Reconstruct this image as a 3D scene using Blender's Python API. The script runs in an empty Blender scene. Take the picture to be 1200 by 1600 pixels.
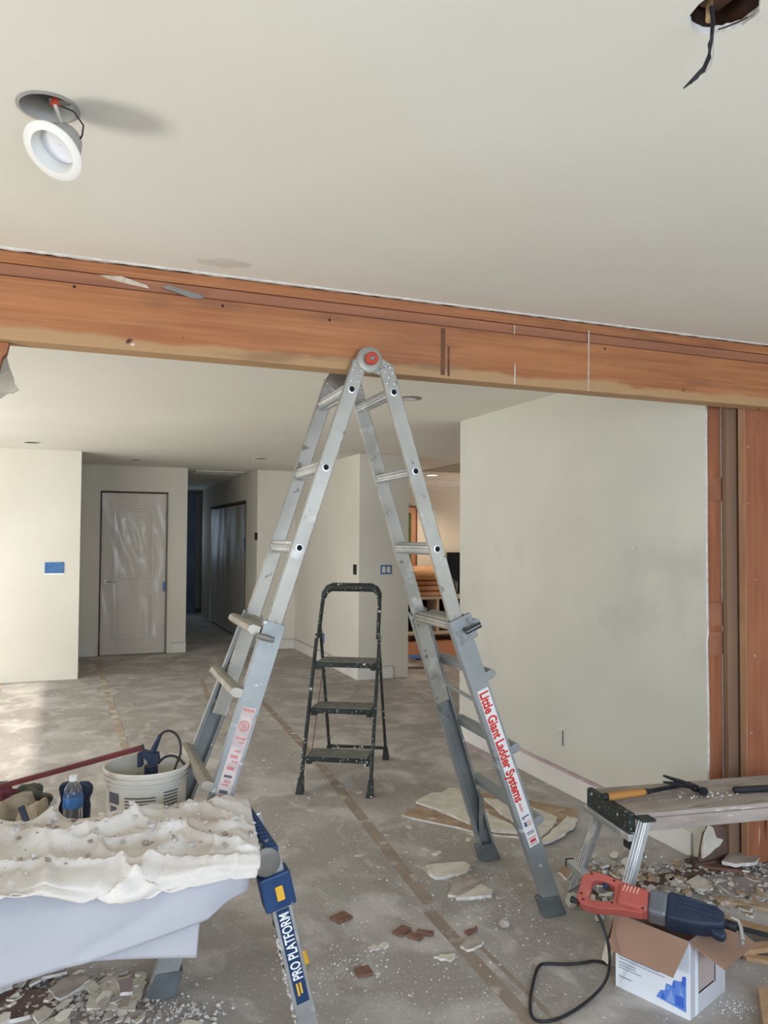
import bpy, bmesh, math, random
from math import sin, cos, pi, radians, sqrt, atan2
from mathutils import Vector, Matrix, noise

S = bpy.context.scene
COL = S.collection
random.seed(7)

# ------------------------------------------------------------------ camera
F_PX, YAW, PITCH, ROLL, CAM_H, HC = 1241.44, 0.378777, 0.0321815, 0.0063315, 1.5311, 2.44
FW = Vector((sin(YAW) * cos(PITCH), cos(YAW) * cos(PITCH), sin(PITCH)))
_r = Vector((cos(YAW), -sin(YAW), 0)); _u = _r.cross(FW)
RT = _r * cos(ROLL) + _u * sin(ROLL); UP = _u * cos(ROLL) - _r * sin(ROLL)
CAM = Vector((0, 0, CAM_H))
cd = bpy.data.cameras.new('camera'); cam = bpy.data.objects.new('camera', cd); COL.objects.link(cam)
m = Matrix((RT, UP, -FW)).transposed().to_4x4(); m.translation = CAM; cam.matrix_world = m
cd.sensor_fit = 'VERTICAL'; cd.sensor_height = 36.0; cd.lens = F_PX / 1600 * 36.0
cd.clip_start = 0.02; cd.clip_end = 200
S.camera = cam

def P(x, y, z=None, Y=None, X=None, d=None):
    """point of the room seen at photo pixel (x, y), on a plane z=, Y=, X= or at an axial depth d="""
    r = RT * ((x - 600) / F_PX) - UP * ((y - 800) / F_PX) + FW
    if z is not None: t = (z - CAM_H) / r.z
    elif Y is not None: t = Y / r.y
    elif X is not None: t = X / r.x
    else: t = d
    return CAM + r * t

# ------------------------------------------------------------------ light
S.view_settings.view_transform = 'Standard'; S.view_settings.look = 'None'
S.view_settings.gamma = 1.0; S.view_settings.use_curve_mapping = False
S.view_settings.exposure = 0.0
W = bpy.data.worlds.new('sky'); S.world = W; W.use_nodes = True
wn = W.node_tree.nodes; bg = wn['Background']
bg.inputs[0].default_value = (0.62, 0.78, 1.0, 1); bg.inputs[1].default_value = 1.0

def area(name, loc, target, sx, sy, power, col):
    l = bpy.data.lights.new(name, 'AREA'); l.shape = 'RECTANGLE'; l.size = sx; l.size_y = sy
    l.energy = power; l.color = col
    o = bpy.data.objects.new(name, l); COL.objects.link(o); o.location = loc
    o.rotation_euler = (Vector(target) - Vector(loc)).to_track_quat('-Z', 'Y').to_euler()
    return o
# daylight through the openings of the house (all of them outside the frame), plus an added alcove fill:
# cool sky light falls inwards and down, warm light bounces up off the sunlit ground
area('sky_patio_door', (-2.45, 7.0, 1.45), (0.6, 8.8, 0.9), 3.4, 1.1, 44, (0.93, 0.96, 1.0))
area('ground_patio_door', (-2.45, 7.0, 0.45), (0.4, 7.8, 1.9), 3.4, 0.8, 42, (1.0, 0.92, 0.80))
area('alcove_fill', (-2.45, 3.9, 1.35), (0.9, 10.2, 1.1), 1.5, 1.5, 40, (1.0, 0.96, 0.88))  # added lamp brightening the dim door alcove, its window is invented
area('ground_left_door', (-2.40, 1.75, 0.55), (0, 1.80, 2.44), 0.9, 0.5, 54, (1.0, 0.95, 0.86))
area('sky_rear_window', (1.0, -2.75, 1.65), (1.5, 1.2, 0.0), 3.5, 0.9, 152, (0.60, 0.76, 1.0))
area('ground_rear_window', (1.0, -2.75, 0.75), (1.0, 0.8, 2.44), 3.5, 0.7, 46, (1.0, 0.95, 0.88))
area('daylight_side_room', (7.6, 10.3, 1.3), (5, 10, 1.2), 2.0, 1.8, 45, (1.0, 0.86, 0.72))
area('daylight_hall_end', (2.2, 16.1, 1.5), (2.2, 12, 0.4), 0.3, 1.0, 4, (0.62, 0.80, 1.0))
sun = bpy.data.lights.new('sun', 'SUN'); sun.energy = 4.0; sun.angle = radians(1.6); sun.color = (1.0, 0.93, 0.82)
so = bpy.data.objects.new('sun', sun); COL.objects.link(so)
so.rotation_euler = Vector((1.02, 0.14, -0.95)).to_track_quat('-Z', 'Y').to_euler()

# ------------------------------------------------------------------ materials
def lin(c):
    return tuple(((v / 255) / 12.92 if v / 255 <= 0.04045 else ((v / 255 + 0.055) / 1.055) ** 2.4) for v in c) + (1,)

def M(name, col, rough=0.7, metal=0.0, col2=None, scale=6.0, stretch=(1, 1, 1), lo=0.35, hi=0.65, detail=5,
      spots=None, bump=0.0, bscale=None, spec=0.4, trans=0.0, alpha=1.0):
    m = bpy.data.materials.new(name); m.use_nodes = True
    nt = m.node_tree; n = nt.nodes; L = nt.links; b = n['Principled BSDF']
    b.inputs['Roughness'].default_value = rough; b.inputs['Metallic'].default_value = metal
    b.inputs['Specular IOR Level'].default_value = spec
    b.inputs['Base Color'].default_value = lin(col)
    tc = n.new('ShaderNodeTexCoord'); mp = n.new('ShaderNodeMapping'); mp.inputs['Scale'].default_value = stretch
    L.new(tc.outputs['Object'], mp.inputs['Vector'])
    out = None
    def mask(sc, lo, hi, det=5, vec=mp):
        t = n.new('ShaderNodeTexNoise'); t.inputs['Scale'].default_value = sc; t.inputs['Detail'].default_value = det
        L.new(vec.outputs[0], t.inputs['Vector'])
        r = n.new('ShaderNodeMapRange'); r.inputs['From Min'].default_value = lo; r.inputs['From Max'].default_value = hi
        L.new(t.outputs['Fac'], r.inputs['Value'])
        return r.outputs['Result'], t.outputs['Fac']
    def mix(fac, a, bcol):
        x = n.new('ShaderNodeMix'); x.data_type = 'RGBA'
        L.new(fac, x.inputs[0])
        if a is None: x.inputs[6].default_value = lin(col)
        else: L.new(a, x.inputs[6])
        x.inputs[7].default_value = lin(bcol)
        return x.outputs[2]
    if col2:
        f, _ = mask(scale, lo, hi, detail); out = mix(f, out, col2)
    for sp in (spots or []):            # (colour, scale, lo, hi)
        f, _ = mask(sp[1], sp[2], sp[3], 4); out = mix(f, out, sp[0])
    if out is not None: L.new(out, b.inputs['Base Color'])
    if bump:
        _, raw = mask(bscale or scale * 3, 0, 1, 6)
        bp = n.new('ShaderNodeBump'); bp.inputs['Strength'].default_value = bump; bp.inputs['Distance'].default_value = 0.01
        L.new(raw, bp.inputs['Height']); L.new(bp.outputs[0], b.inputs['Normal'])
    if trans: b.inputs['Transmission Weight'].default_value = trans
    if alpha < 1: b.inputs['Alpha'].default_value = alpha
    m['b'] = 1
    return m

def EM(name, col, s):
    m = bpy.data.materials.new(name); m.use_nodes = True; b = m.node_tree.nodes['Principled BSDF']
    b.inputs['Base Color'].default_value = lin(col); b.inputs['Emission Color'].default_value = lin(col)
    b.inputs['Emission Strength'].default_value = s
    return m

wall_m = M('primed_drywall', (222, 217, 204), 0.85, col2=(214, 209, 196), scale=1.3, bump=0.04, bscale=60)
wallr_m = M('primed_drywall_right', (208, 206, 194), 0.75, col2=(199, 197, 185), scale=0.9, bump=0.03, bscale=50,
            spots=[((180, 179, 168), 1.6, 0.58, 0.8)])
ceil_m = M('ceiling_paint', (222, 219, 208), 0.9, col2=(217, 213, 201), scale=1.1, bump=0.03, bscale=70)
dark_m = M('dark_void', (30, 28, 28), 0.9, col2=(44, 40, 38), scale=9)
gap_m = M('raw_gap_wood', (70, 52, 44), 0.9, col2=(96, 76, 62), scale=14, stretch=(1, 1, .2))
base_m = M('baseboard_paint', (226, 223, 217), 0.6, col2=(216, 212, 205), scale=3)
tape_m = M('taped_paper_edge', (172, 152, 156), 0.85, col2=(196, 178, 178), scale=9)
bluetape_m = M('blue_painter_tape', (62, 104, 158), 0.7, col2=(82, 124, 174), scale=20)
gyp_m = M('gypsum_core', (224, 221, 214), 0.95, col2=(198, 193, 186), scale=30, bump=0.5, bscale=80)
paper_m = M('brown_drywall_paper', (152, 126, 102), 0.9, col2=(176, 152, 126), scale=9, spots=[((204, 196, 184), 14, 0.6, 0.7)])
chip_m = M('painted_drywall_face', (216, 210, 196), 0.85, col2=(198, 190, 176), scale=12)
fir = dict(rough=0.75, detail=7, lo=0.3, hi=0.7)
redwood_m = M('stud_fir', (140, 84, 58), col2=(164, 106, 74), scale=10, stretch=(3, 3, .25), spots=[((86, 50, 38), 5, .66, .74), ((196, 170, 150), 8, .7, .75)], **fir)
brown_m = M('old_brown_post', (138, 110, 88), col2=(124, 98, 78), scale=6, stretch=(3, 3, .25), spots=[((160, 136, 112), 7, .7, .78)], **fir)
alu_m = M('ladder_aluminium', (166, 163, 153), 0.45, 0.4, col2=(146, 143, 134), scale=5, spots=[((112, 106, 98), 22, .63, .70), ((194, 190, 182), 9, .62, .75)], bump=.05, bscale=60)
alub_m = M('bright_aluminium', (206, 208, 210), 0.35, 0.8, col2=(182, 186, 188), scale=7, spots=[((226, 224, 220), 12, .6, .7)])
galv_m = M('outer_rail_aluminium', (156, 160, 160), 0.5, 0.35, col2=(136, 141, 142), scale=5, spots=[((118, 116, 112), 16, .64, .74), ((208, 210, 212), 20, .66, .72)], bump=.05, bscale=50)
hole_m = M('rung_bore', (22, 22, 22), 0.9)
plast_m = M('grey_hinge_plastic', (112, 110, 104), 0.5, 0.3, col2=(132, 128, 120), scale=12)
red_m = M('red_plastic', (190, 70, 50), 0.5, col2=(170, 58, 42), scale=20)
rub_m = M('grey_rubber', (104, 110, 112), 0.8, col2=(84, 90, 94), scale=12, spots=[((150, 150, 148), 14, .62, .72)])
black_m = M('black_rubber', (26, 27, 30), 0.6, col2=(40, 40, 42), scale=14)
steelblk_m = M('paint_spattered_black_steel', (36, 42, 40), 0.5, 0.2, col2=(50, 56, 54), scale=10, spots=[((208, 208, 202), 30, .655, .68), ((180, 184, 178), 70, .66, .68), ((120, 126, 122), 11, .66, .74)])
tread_m = M('spattered_step_tread', (104, 106, 100), 0.75, col2=(128, 128, 120), scale=16, spots=[((190, 188, 180), 30, .66, .71), ((60, 40, 36), 9, .66, .72)])
canvas_m = M('canvas_drop_cloth', (222, 217, 210), 0.9, col2=(210, 203, 196), scale=5, spots=[((186, 170, 154), 5, .60, .78), ((232, 230, 228), 7, .6, .7)], bump=.25, bscale=160)
sheet_m = M('white_drop_sheet', (180, 181, 188), 0.85, col2=(170, 172, 180), scale=3, bump=.1, bscale=90)
navy_m = M('navy_plastic', (26, 58, 100), 0.5, col2=(34, 68, 110), scale=12, spots=[((196, 200, 206), 16, .68, .73)])
navydk_m = M('dark_navy_plastic', (30, 40, 62), 0.5, col2=(40, 52, 76), scale=12)
yel_m = M('yellow_plastic', (226, 178, 60), 0.5, col2=(214, 164, 52), scale=12)
white_m = M('white_print', (238, 238, 236), 0.6)
labelw_m = M('white_sticker', (226, 224, 222), 0.5, col2=(214, 212, 210), scale=14)
labelold_m = M('worn_sticker', (206, 190, 188), 0.6, col2=(186, 172, 170), scale=26, lo=.45, hi=.55)
redink_m = M('red_ink', (196, 52, 48), 0.6)
redfade_m = M('faded_red_ink', (190, 110, 104), 0.7, col2=(200, 150, 146), scale=40)
greyink_m = M('grey_ink', (96, 98, 104), 0.7)
bucket_m = M('white_bucket_plastic', (214, 208, 196), 0.5, col2=(200, 193, 180), scale=6, spots=[((170, 158, 142), 12, .62, .72)])
maroon_m = M('maroon_paint', (104, 40, 40), 0.4, col2=(84, 32, 34), scale=14)
plank_m = M('dusty_grey_plank', (150, 138, 128), 0.85, col2=(176, 166, 158), scale=6, stretch=(.5, 3, 3), spots=[((122, 108, 96), 8, .6, .72), ((214, 210, 206), 12, .66, .74)], bump=.2)
hick_m = M('wooden_handle', (186, 132, 70), 0.5, col2=(164, 110, 56), scale=9, stretch=(.4, 3, 3))
steel_m = M('dark_tool_steel', (56, 60, 66), 0.4, 0.6, col2=(44, 46, 52), scale=14)
sawred_m = M('dusty_red_casing', (168, 84, 74), 0.6, col2=(156, 78, 70), scale=9, spots=[((190, 130, 118), 8, .62, .75)])
sawgrey_m = M('grey_gear_case', (112, 118, 124), 0.45, 0.4, col2=(96, 100, 106), scale=9)
boot_m = M('blue_black_boot', (27, 39, 58), 0.5, col2=(36, 50, 70), scale=9, spots=[((62, 80, 98), 7, .6, .75)])
card_m = M('cardboard', (152, 122, 104), 0.85, col2=(140, 111, 94), scale=5, spots=[((190, 162, 140), 30, .7, .74)])
boxw_m = M('white_printed_board', (224, 230, 236), 0.6, col2=(214, 220, 228), scale=6)
boxg_m = M('grey_printed_board', (188, 188, 194), 0.7, col2=(176, 174, 180), scale=6)
boxin_m = M('box_inside', (96, 74, 62), 0.9, col2=(84, 66, 56), scale=6)
blue1_m = M('print_blue', (56, 98, 196), 0.6)
blue2_m = M('print_light_blue', (126, 158, 222), 0.6)
blue3_m = M('print_mid_blue', (90, 130, 210), 0.6)
brick_m = M('brown_tile', (132, 98, 84), 0.8, col2=(110, 80, 68), scale=20, spots=[((176, 160, 148), 18, .66, .74)])
crumb_m = M('plaster_crumbs', (214, 212, 210), 0.95, col2=(186, 180, 174), scale=20)
rubble_m = M('grey_rubble', (182, 173, 166), 0.95, col2=(150, 137, 126), scale=14)
pine_m = M('pale_split_wood', (186, 156, 120), 0.8, col2=(160, 128, 96), scale=8, stretch=(.5, 3, 3))
door_m = M('door_paint', (216, 208, 196), 0.55, col2=(210, 201, 189), scale=2)
chrome_m = M('brushed_nickel', (150, 146, 140), 0.35, 0.9)
lamp_m = M('lamp_white', (214, 213, 206), 0.45)
lens_m = M('frosted_lens', (214, 214, 220), 0.25)
zinc_m = M('can_metal', (176, 174, 168), 0.5, 0.2, col2=(156, 154, 150), scale=9)
wire_m = M('black_wire', (34, 30, 32), 0.6)
greywire_m = M('pale_wire', (178, 172, 160), 0.6)

def floor_material():
    m = bpy.data.materials.new('dusty_floor_paper'); m.use_nodes = True
    nt = m.node_tree; n = nt.nodes; L = nt.links; b = n['Principled BSDF']
    tc = n.new('ShaderNodeTexCoord')
    def nz(scale, lo, hi, det=6, st=(1, 1, 1), dist=0.0):
        mp = n.new('ShaderNodeMapping'); mp.inputs['Scale'].default_value = st; L.new(tc.outputs['Object'], mp.inputs[0])
        t = n.new('ShaderNodeTexNoise'); t.inputs['Scale'].default_value = scale; t.inputs['Detail'].default_value = det
        t.inputs['Distortion'].default_value = dist
        L.new(mp.outputs[0], t.inputs['Vector'])
        r = n.new('ShaderNodeMapRange'); r.inputs[1].default_value = lo; r.inputs[2].default_value = hi
        L.new(t.outputs['Fac'], r.inputs[0]); return r.outputs[0]
    def mix(f, a, c):
        x = n.new('ShaderNodeMix'); x.data_type = 'RGBA'; L.new(f, x.inputs[0])
        if isinstance(a, tuple): x.inputs[6].default_value = a
        else: L.new(a, x.inputs[6])
        x.inputs[7].default_value = c; return x.outputs[2]
    def scale(f, k):
        x = n.new('ShaderNodeMath'); x.operation = 'MULTIPLY'; L.new(f, x.inputs[0]); x.inputs[1].default_value = k; return x.outputs[0]
    c = mix(nz(0.9, .35, .65), lin((166, 160, 154)), lin((152, 145, 138)))
    c = mix(scale(nz(2.6, .48, .70, 8, (1, 1, 1), .6), .9), c, lin((200, 194, 189)))
    c = mix(scale(nz(7, .56, .70, 8, (1, .6, 1), 1.0), .6), c, lin((204, 198, 192)))
    c = mix(scale(nz(4.2, .60, .72, 7, (1, 1, 1), .5), .55), c, lin((138, 126, 114)))
    c = mix(nz(38, .675, .71, 3), c, lin((226, 222, 218)))
    c = mix(nz(95, .66, .69, 2), c, lin((224, 220, 216)))
    L.new(c, b.inputs['Base Color']); b.inputs['Roughness'].default_value = 0.72; b.inputs['Specular IOR Level'].default_value = 0.35
    t = n.new('ShaderNodeTexNoise'); t.inputs['Scale'].default_value = 45; t.inputs['Detail'].default_value = 6; L.new(tc.outputs['Object'], t.inputs['Vector'])
    bp = n.new('ShaderNodeBump'); bp.inputs['Strength'].default_value = .18; bp.inputs['Distance'].default_value = .01
    L.new(t.outputs['Fac'], bp.inputs['Height']); L.new(bp.outputs[0], b.inputs['Normal'])
    return m
floor_m = floor_material()

def beam_material():
    m = bpy.data.materials.new('beam_fir'); m.use_nodes = True
    nt = m.node_tree; n = nt.nodes; L = nt.links; b = n['Principled BSDF']; b.inputs['Roughness'].default_value = .72
    tc = n.new('ShaderNodeTexCoord')
    def nz(scale, lo, hi, st, det=6, dist=0.):
        mp = n.new('ShaderNodeMapping'); mp.inputs['Scale'].default_value = st; L.new(tc.outputs['Object'], mp.inputs[0])
        t = n.new('ShaderNodeTexNoise'); t.inputs['Scale'].default_value = scale; t.inputs['Detail'].default_value = det; t.inputs['Distortion'].default_value = dist
        L.new(mp.outputs[0], t.inputs['Vector'])
        r = n.new('ShaderNodeMapRange'); r.inputs[1].default_value = lo; r.inputs[2].default_value = hi
        L.new(t.outputs['Fac'], r.inputs[0]); return r.outputs[0], t.outputs['Fac']
    def mix(f, a, c):
        x = n.new('ShaderNodeMix'); x.data_type = 'RGBA'; L.new(f, x.inputs[0])
        if isinstance(a, tuple): x.inputs[6].default_value = a
        else: L.new(a, x.inputs[6])
        x.inputs[7].default_value = c; return x.outputs[2]
    def mul(f, k):
        x = n.new('ShaderNodeMath'); x.operation = 'MULTIPLY'; L.new(f, x.inputs[0]); x.inputs[1].default_value = k; return x.outputs[0]
    c = mix(nz(4, .35, .65, (.35, 1, 3))[0], lin((172, 112, 68)), lin((148, 90, 54)))
    c = mix(mul(nz(16, .45, .7, (.12, 2, 6))[0], .6), c, lin((184, 130, 86)))
    c = mix(mul(nz(1.3, .5, .7, (1, 1, 1))[0], .5), c, lin((146, 92, 64)))
    # bare tan strip along the lower edge of the beam (never stained)
    sp = n.new('ShaderNodeSeparateXYZ'); L.new(tc.outputs['Object'], sp.inputs[0])
    _, raw = nz(5, 0, 1, (1, 1, 1))
    ad = n.new('ShaderNodeMath'); ad.operation = 'MULTIPLY_ADD'; L.new(raw, ad.inputs[0]); ad.inputs[1].default_value = .07; L.new(sp.outputs[2], ad.inputs[2])
    r = n.new('ShaderNodeMapRange'); r.inputs[1].default_value = .082; r.inputs[2].default_value = .066; L.new(ad.outputs[0], r.inputs[0])
    c = mix(r.outputs[0], c, lin((172, 136, 96)))
    c = mix(mul(nz(7, .56, .68, (.35, 1, 2))[0], .45), c, lin((104, 74, 52)))
    c = mix(nz(9, .71, .74, (1, 1, 1))[0], c, lin((78, 46, 34)))
    c = mix(nz(14, .735, .75, (.6, 1, 1))[0], c, lin((214, 200, 184)))
    L.new(c, b.inputs['Base Color'])
    bp = n.new('ShaderNodeBump'); bp.inputs['Strength'].default_value = .15; bp.inputs['Distance'].default_value = .01
    L.new(nz(20, 0, 1, (.15, 2, 5))[1], bp.inputs['Height']); L.new(bp.outputs[0], b.inputs['Normal'])
    return m
beam_m = beam_material()

def film_material():
    m = bpy.data.materials.new('clear_plastic_film'); m.use_nodes = True
    nt = m.node_tree; n = nt.nodes; L = nt.links
    for x in list(n):
        if x.type == 'BSDF_PRINCIPLED': n.remove(x)
    o = [x for x in n if x.type == 'OUTPUT_MATERIAL'][0]
    tr = n.new('ShaderNodeBsdfTransparent'); gl = n.new('ShaderNodeBsdfGlossy'); gl.inputs['Roughness'].default_value = .22
    df = n.new('ShaderNodeBsdfDiffuse'); df.inputs[0].default_value = (.86, .84, .80, 1)
    a = n.new('ShaderNodeMixShader'); a.inputs[0].default_value = .16; L.new(tr.outputs[0], a.inputs[1]); L.new(df.outputs[0], a.inputs[2])
    fr = n.new('ShaderNodeFresnel'); fr.inputs[0].default_value = 1.45
    b = n.new('ShaderNodeMixShader'); L.new(fr.outputs[0], b.inputs[0]); L.new(a.outputs[0], b.inputs[1]); L.new(gl.outputs[0], b.inputs[2])
    L.new(b.outputs[0], o.inputs[0]); return m
film_m = film_material()
film2_m = film_material(); film2_m.name = 'dull_plastic_film'
for _n in film2_m.node_tree.nodes:
    if _n.type == 'BSDF_GLOSSY': _n.inputs['Roughness'].default_value = .55
bottle_m = M('clear_bottle_plastic', (232, 236, 238), 0.10, trans=0.9, alpha=0.5)

# ------------------------------------------------------------------ mesh builder
class MB:
    def __init__(s): s.v = []; s.f = []; s.mi = []
    def add(s, vs, fs, mi=0):
        k = len(s.v); s.v += [Vector(v) for v in vs]
        for f in fs: s.f.append([i + k for i in f]); s.mi.append(mi)
        return s
    def frame(s, o, ex, ey, ez, x0, x1, y0, y1, z0, z1, mi=0):
        o, ex, ey, ez = map(Vector, (o, ex, ey, ez))
        vs = [o + ex * x + ey * y + ez * z for z in (z0, z1) for y in (y0, y1) for x in (x0, x1)]
        return s.add(vs, [(0, 2, 3, 1), (4, 5, 7, 6), (0, 1, 5, 4), (2, 6, 7, 3), (0, 4, 6, 2), (1, 3, 7, 5)], mi)
    def box(s, x0, x1, y0, y1, z0, z1, mi=0):
        return s.frame((0, 0, 0), (1, 0, 0), (0, 1, 0), (0, 0, 1), x0, x1, y0, y1, z0, z1, mi)
    def bar(s, p0, p1, w, h, side, mi=0):
        p0, p1 = Vector(p0), Vector(p1); d = (p1 - p0); l = d.length; d.normalize()
        sd = Vector(side); sd = (sd - d * sd.dot(d)).normalized(); n = d.cross(sd)
        return s.frame(p0, d, sd, n, 0, l, -w / 2, w / 2, -h / 2, h / 2, mi)
    def tube(s, pts, r, seg=8, mi=0, caps=True):
        pts = [Vector(p) for p in pts]; n = len(pts); rr = r if isinstance(r, (list, tuple)) else [r] * n
        t0 = (pts[1] - pts[0]).normalized(); a = t0.orthogonal().normalized(); vs = []
        for i, p in enumerate(pts):
            t = (pts[min(i + 1, n - 1)] - pts[max(i - 1, 0)]).normalized()
            a = (a - t * a.dot(t)).normalized(); b = t.cross(a)
            vs += [p + (a * cos(2 * pi * k / seg) + b * sin(2 * pi * k / seg)) * rr[i] for k in range(seg)]
        fs = [(i * seg + k, i * seg + (k + 1) % seg, (i + 1) * seg + (k + 1) % seg, (i + 1) * seg + k) for i in range(n - 1) for k in range(seg)]
        if caps: fs += [tuple(range(seg - 1, -1, -1)), tuple((n - 1) * seg + k for k in range(seg))]
        return s.add(vs, fs, mi)
    def lathe(s, prof, o=(0, 0, 0), ax=(0, 0, 1), seg=32, mi=0, sx=1.0, mis=None):
        o, ax = Vector(o), Vector(ax).normalized(); a = Vector((1, 0, 0)) if abs(ax.x) < .9 else Vector((0, 1, 0))
        a = (a - ax * a.dot(ax)).normalized(); b = ax.cross(a); vs = []
        for r, z in prof: vs += [o + ax * z + (a * cos(2 * pi * k / seg) * sx + b * sin(2 * pi * k / seg)) * r for k in range(seg)]
        k0 = len(s.v); s.v += vs
        for i in range(len(prof) - 1):
            for k in range(seg):
                s.f.append([k0 + i * seg + k, k0 + i * seg + (k + 1) % seg, k0 + (i + 1) * seg + (k + 1) % seg, k0 + (i + 1) * seg + k])
                s.mi.append(mis[i] if mis else mi)
        return s
    def disc(s, o, ax, r, h, seg=24, mi=0):
        return s.lathe([(0.0001, 0), (r, 0), (r, h), (0.0001, h)], o, ax, seg, mi)
    def ext(s, poly, o, ex, ey, en, h, mi=0, mside=None):
        o, ex, ey, en = map(Vector, (o, ex, ey, en)); n = len(poly)
        vs = [o + ex * x + ey * y for x, y in poly] + [o + ex * x + ey * y + en * h for x, y in poly]
        s.add(vs, [tuple(range(n - 1, -1, -1)), tuple(range(n, 2 * n))], mi)
        k = len(s.v) - 2 * n
        for i in range(n):
            j = (i + 1) % n; s.f.append([k + i, k + j, k + n + j, k + n + i]); s.mi.append(mi if mside is None else mside)
        return s
    def sheet(s, fn, nu, nv, mi=0):
        vs = [fn(i / nu, j / nv) for j in range(nv + 1) for i in range(nu + 1)]
        return s.add(vs, [(j * (nu + 1) + i, j * (nu + 1) + i + 1, (j + 1) * (nu + 1) + i + 1, (j + 1) * (nu + 1) + i) for j in range(nv) for i in range(nu)], mi)
    def blob(s, c, rx, ry, rz, amp=.15, fr=6, seed=0, nu=18, nv=12, mi=0, flat=None):
        c = Vector(c); vs = []
        for j in range(nv + 1):
            for i in range(nu):
                th = pi * j / nv; ph = 2 * pi * i / nu
                d = Vector((sin(th) * cos(ph), sin(th) * sin(ph), cos(th)))
                k = 1 + amp * noise.noise(d * fr * .4 + Vector((seed, seed * 2.3, 0))) + amp * .6 * noise.noise(d * fr + Vector((seed * 3, 0, seed)))
                p = c + Vector((d.x * rx, d.y * ry, d.z * rz)) * k
                if flat is not None and p.z < flat: p.z = flat
                vs.append(p)
        return s.add(vs, [(j * nu + i, (j + 1) * nu + i, (j + 1) * nu + (i + 1) % nu, j * nu + (i + 1) % nu) for j in range(nv) for i in range(nu)], mi)
    def crumb(s, p, r, mi=0):
        q = [Vector((1, 0, 0)), Vector((-1, 0, 0)), Vector((0, 1, 0)), Vector((0, -1, 0)), Vector((0, 0, 1)), Vector((0, 0, -1))]
        e = random.uniform(0, 6.28); vs = []
        for d in q:
            d = Matrix.Rotation(e, 3, 'Z') @ Matrix.Rotation(e * 1.7, 3, 'X') @ d
            v = d * r * random.uniform(.6, 1.3); v.z = max(v.z * .8, -r * .5); vs.append(Vector(p) + v + Vector((0, 0, r * .5)))
        return s.add(vs, [(0, 2, 4), (2, 1, 4), (1, 3, 4), (3, 0, 4), (2, 0, 5), (1, 2, 5), (3, 1, 5), (0, 3, 5)], mi)
    def build(s, name, mats, parent=None, smooth=False, bevel=0, solid=0, loc=None, sub=0):
        mats = mats if isinstance(mats, (list, tuple)) else [mats]
        o0 = Vector(loc) if loc is not None else Vector((0, 0, 0))
        q = parent; off = Vector(o0)
        while q is not None: off += q.location; q = q.parent
        me = bpy.data.meshes.new(name); me.from_pydata([v - off for v in s.v], [], s.f); me.update()
        for mm in mats: me.materials.append(mm)
        for p, k in zip(me.polygons, s.mi): p.material_index = min(k, len(mats) - 1)
        bm = bmesh.new(); bm.from_mesh(me); bmesh.ops.recalc_face_normals(bm, faces=bm.faces); bm.to_mesh(me); bm.free()
        if smooth:
            me.polygons.foreach_set('use_smooth', [True] * len(me.polygons))
            try: me.set_sharp_from_angle(angle=radians(38))
            except Exception: pass
        o = bpy.data.objects.new(name, me); COL.objects.link(o); o.location = o0
        if parent is not None: o.parent = parent
        if solid:
            md = o.modifiers.new('thickness', 'SOLIDIFY'); md.thickness = solid
        if sub:
            md = o.modifiers.new('subd', 'SUBSURF'); md.levels = sub; md.render_levels = sub
        if bevel:
            md = o.modifiers.new('bevel', 'BEVEL'); md.width = bevel; md.segments = 2; md.limit_method = 'ANGLE'
        return o

def tag(o, label=None, cat=None, group=None, kind=None):
    if label: o['label'] = label
    if cat: o['category'] = cat
    if group: o['group'] = group
    if kind: o['kind'] = kind
    return o
def thing(name, loc, label, cat, group=None):
    o = bpy.data.objects.new(name, None); COL.objects.link(o); o.location = loc; o.empty_display_size = .1
    return tag(o, label, cat, group)
def struct(o): return tag(o, kind='structure')

def lettering(text, size, mat, parent, o, ex, ey, name='lettering', bold=0.0, xs=1.0, depth=.0004):
    """real letters as a flat mesh, reading along ex with ey as the up of the letters"""
    c = bpy.data.curves.new('t', 'FONT'); c.body = text; c.size = size; c.offset = bold; c.extrude = depth; c.resolution_u = 3
    t = bpy.data.objects.new('t', c); COL.objects.link(t)
    dg = bpy.context.evaluated_depsgraph_get(); dg.update()
    me0 = bpy.data.meshes.new_from_object(t.evaluated_get(dg)); bpy.data.objects.remove(t)
    o, ex, ey = Vector(o), Vector(ex).normalized(), Vector(ey).normalized(); en = ex.cross(ey)
    mb = MB(); mb.add([o + ex * v.co.x * xs + ey * v.co.y + en * v.co.z for v in me0.vertices], [tuple(p.vertices) for p in me0.polygons])
    w = max(v.co.x for v in me0.vertices) * xs
    bpy.data.meshes.remove(me0)
    return mb.build(name, mat, parent), w

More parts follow.
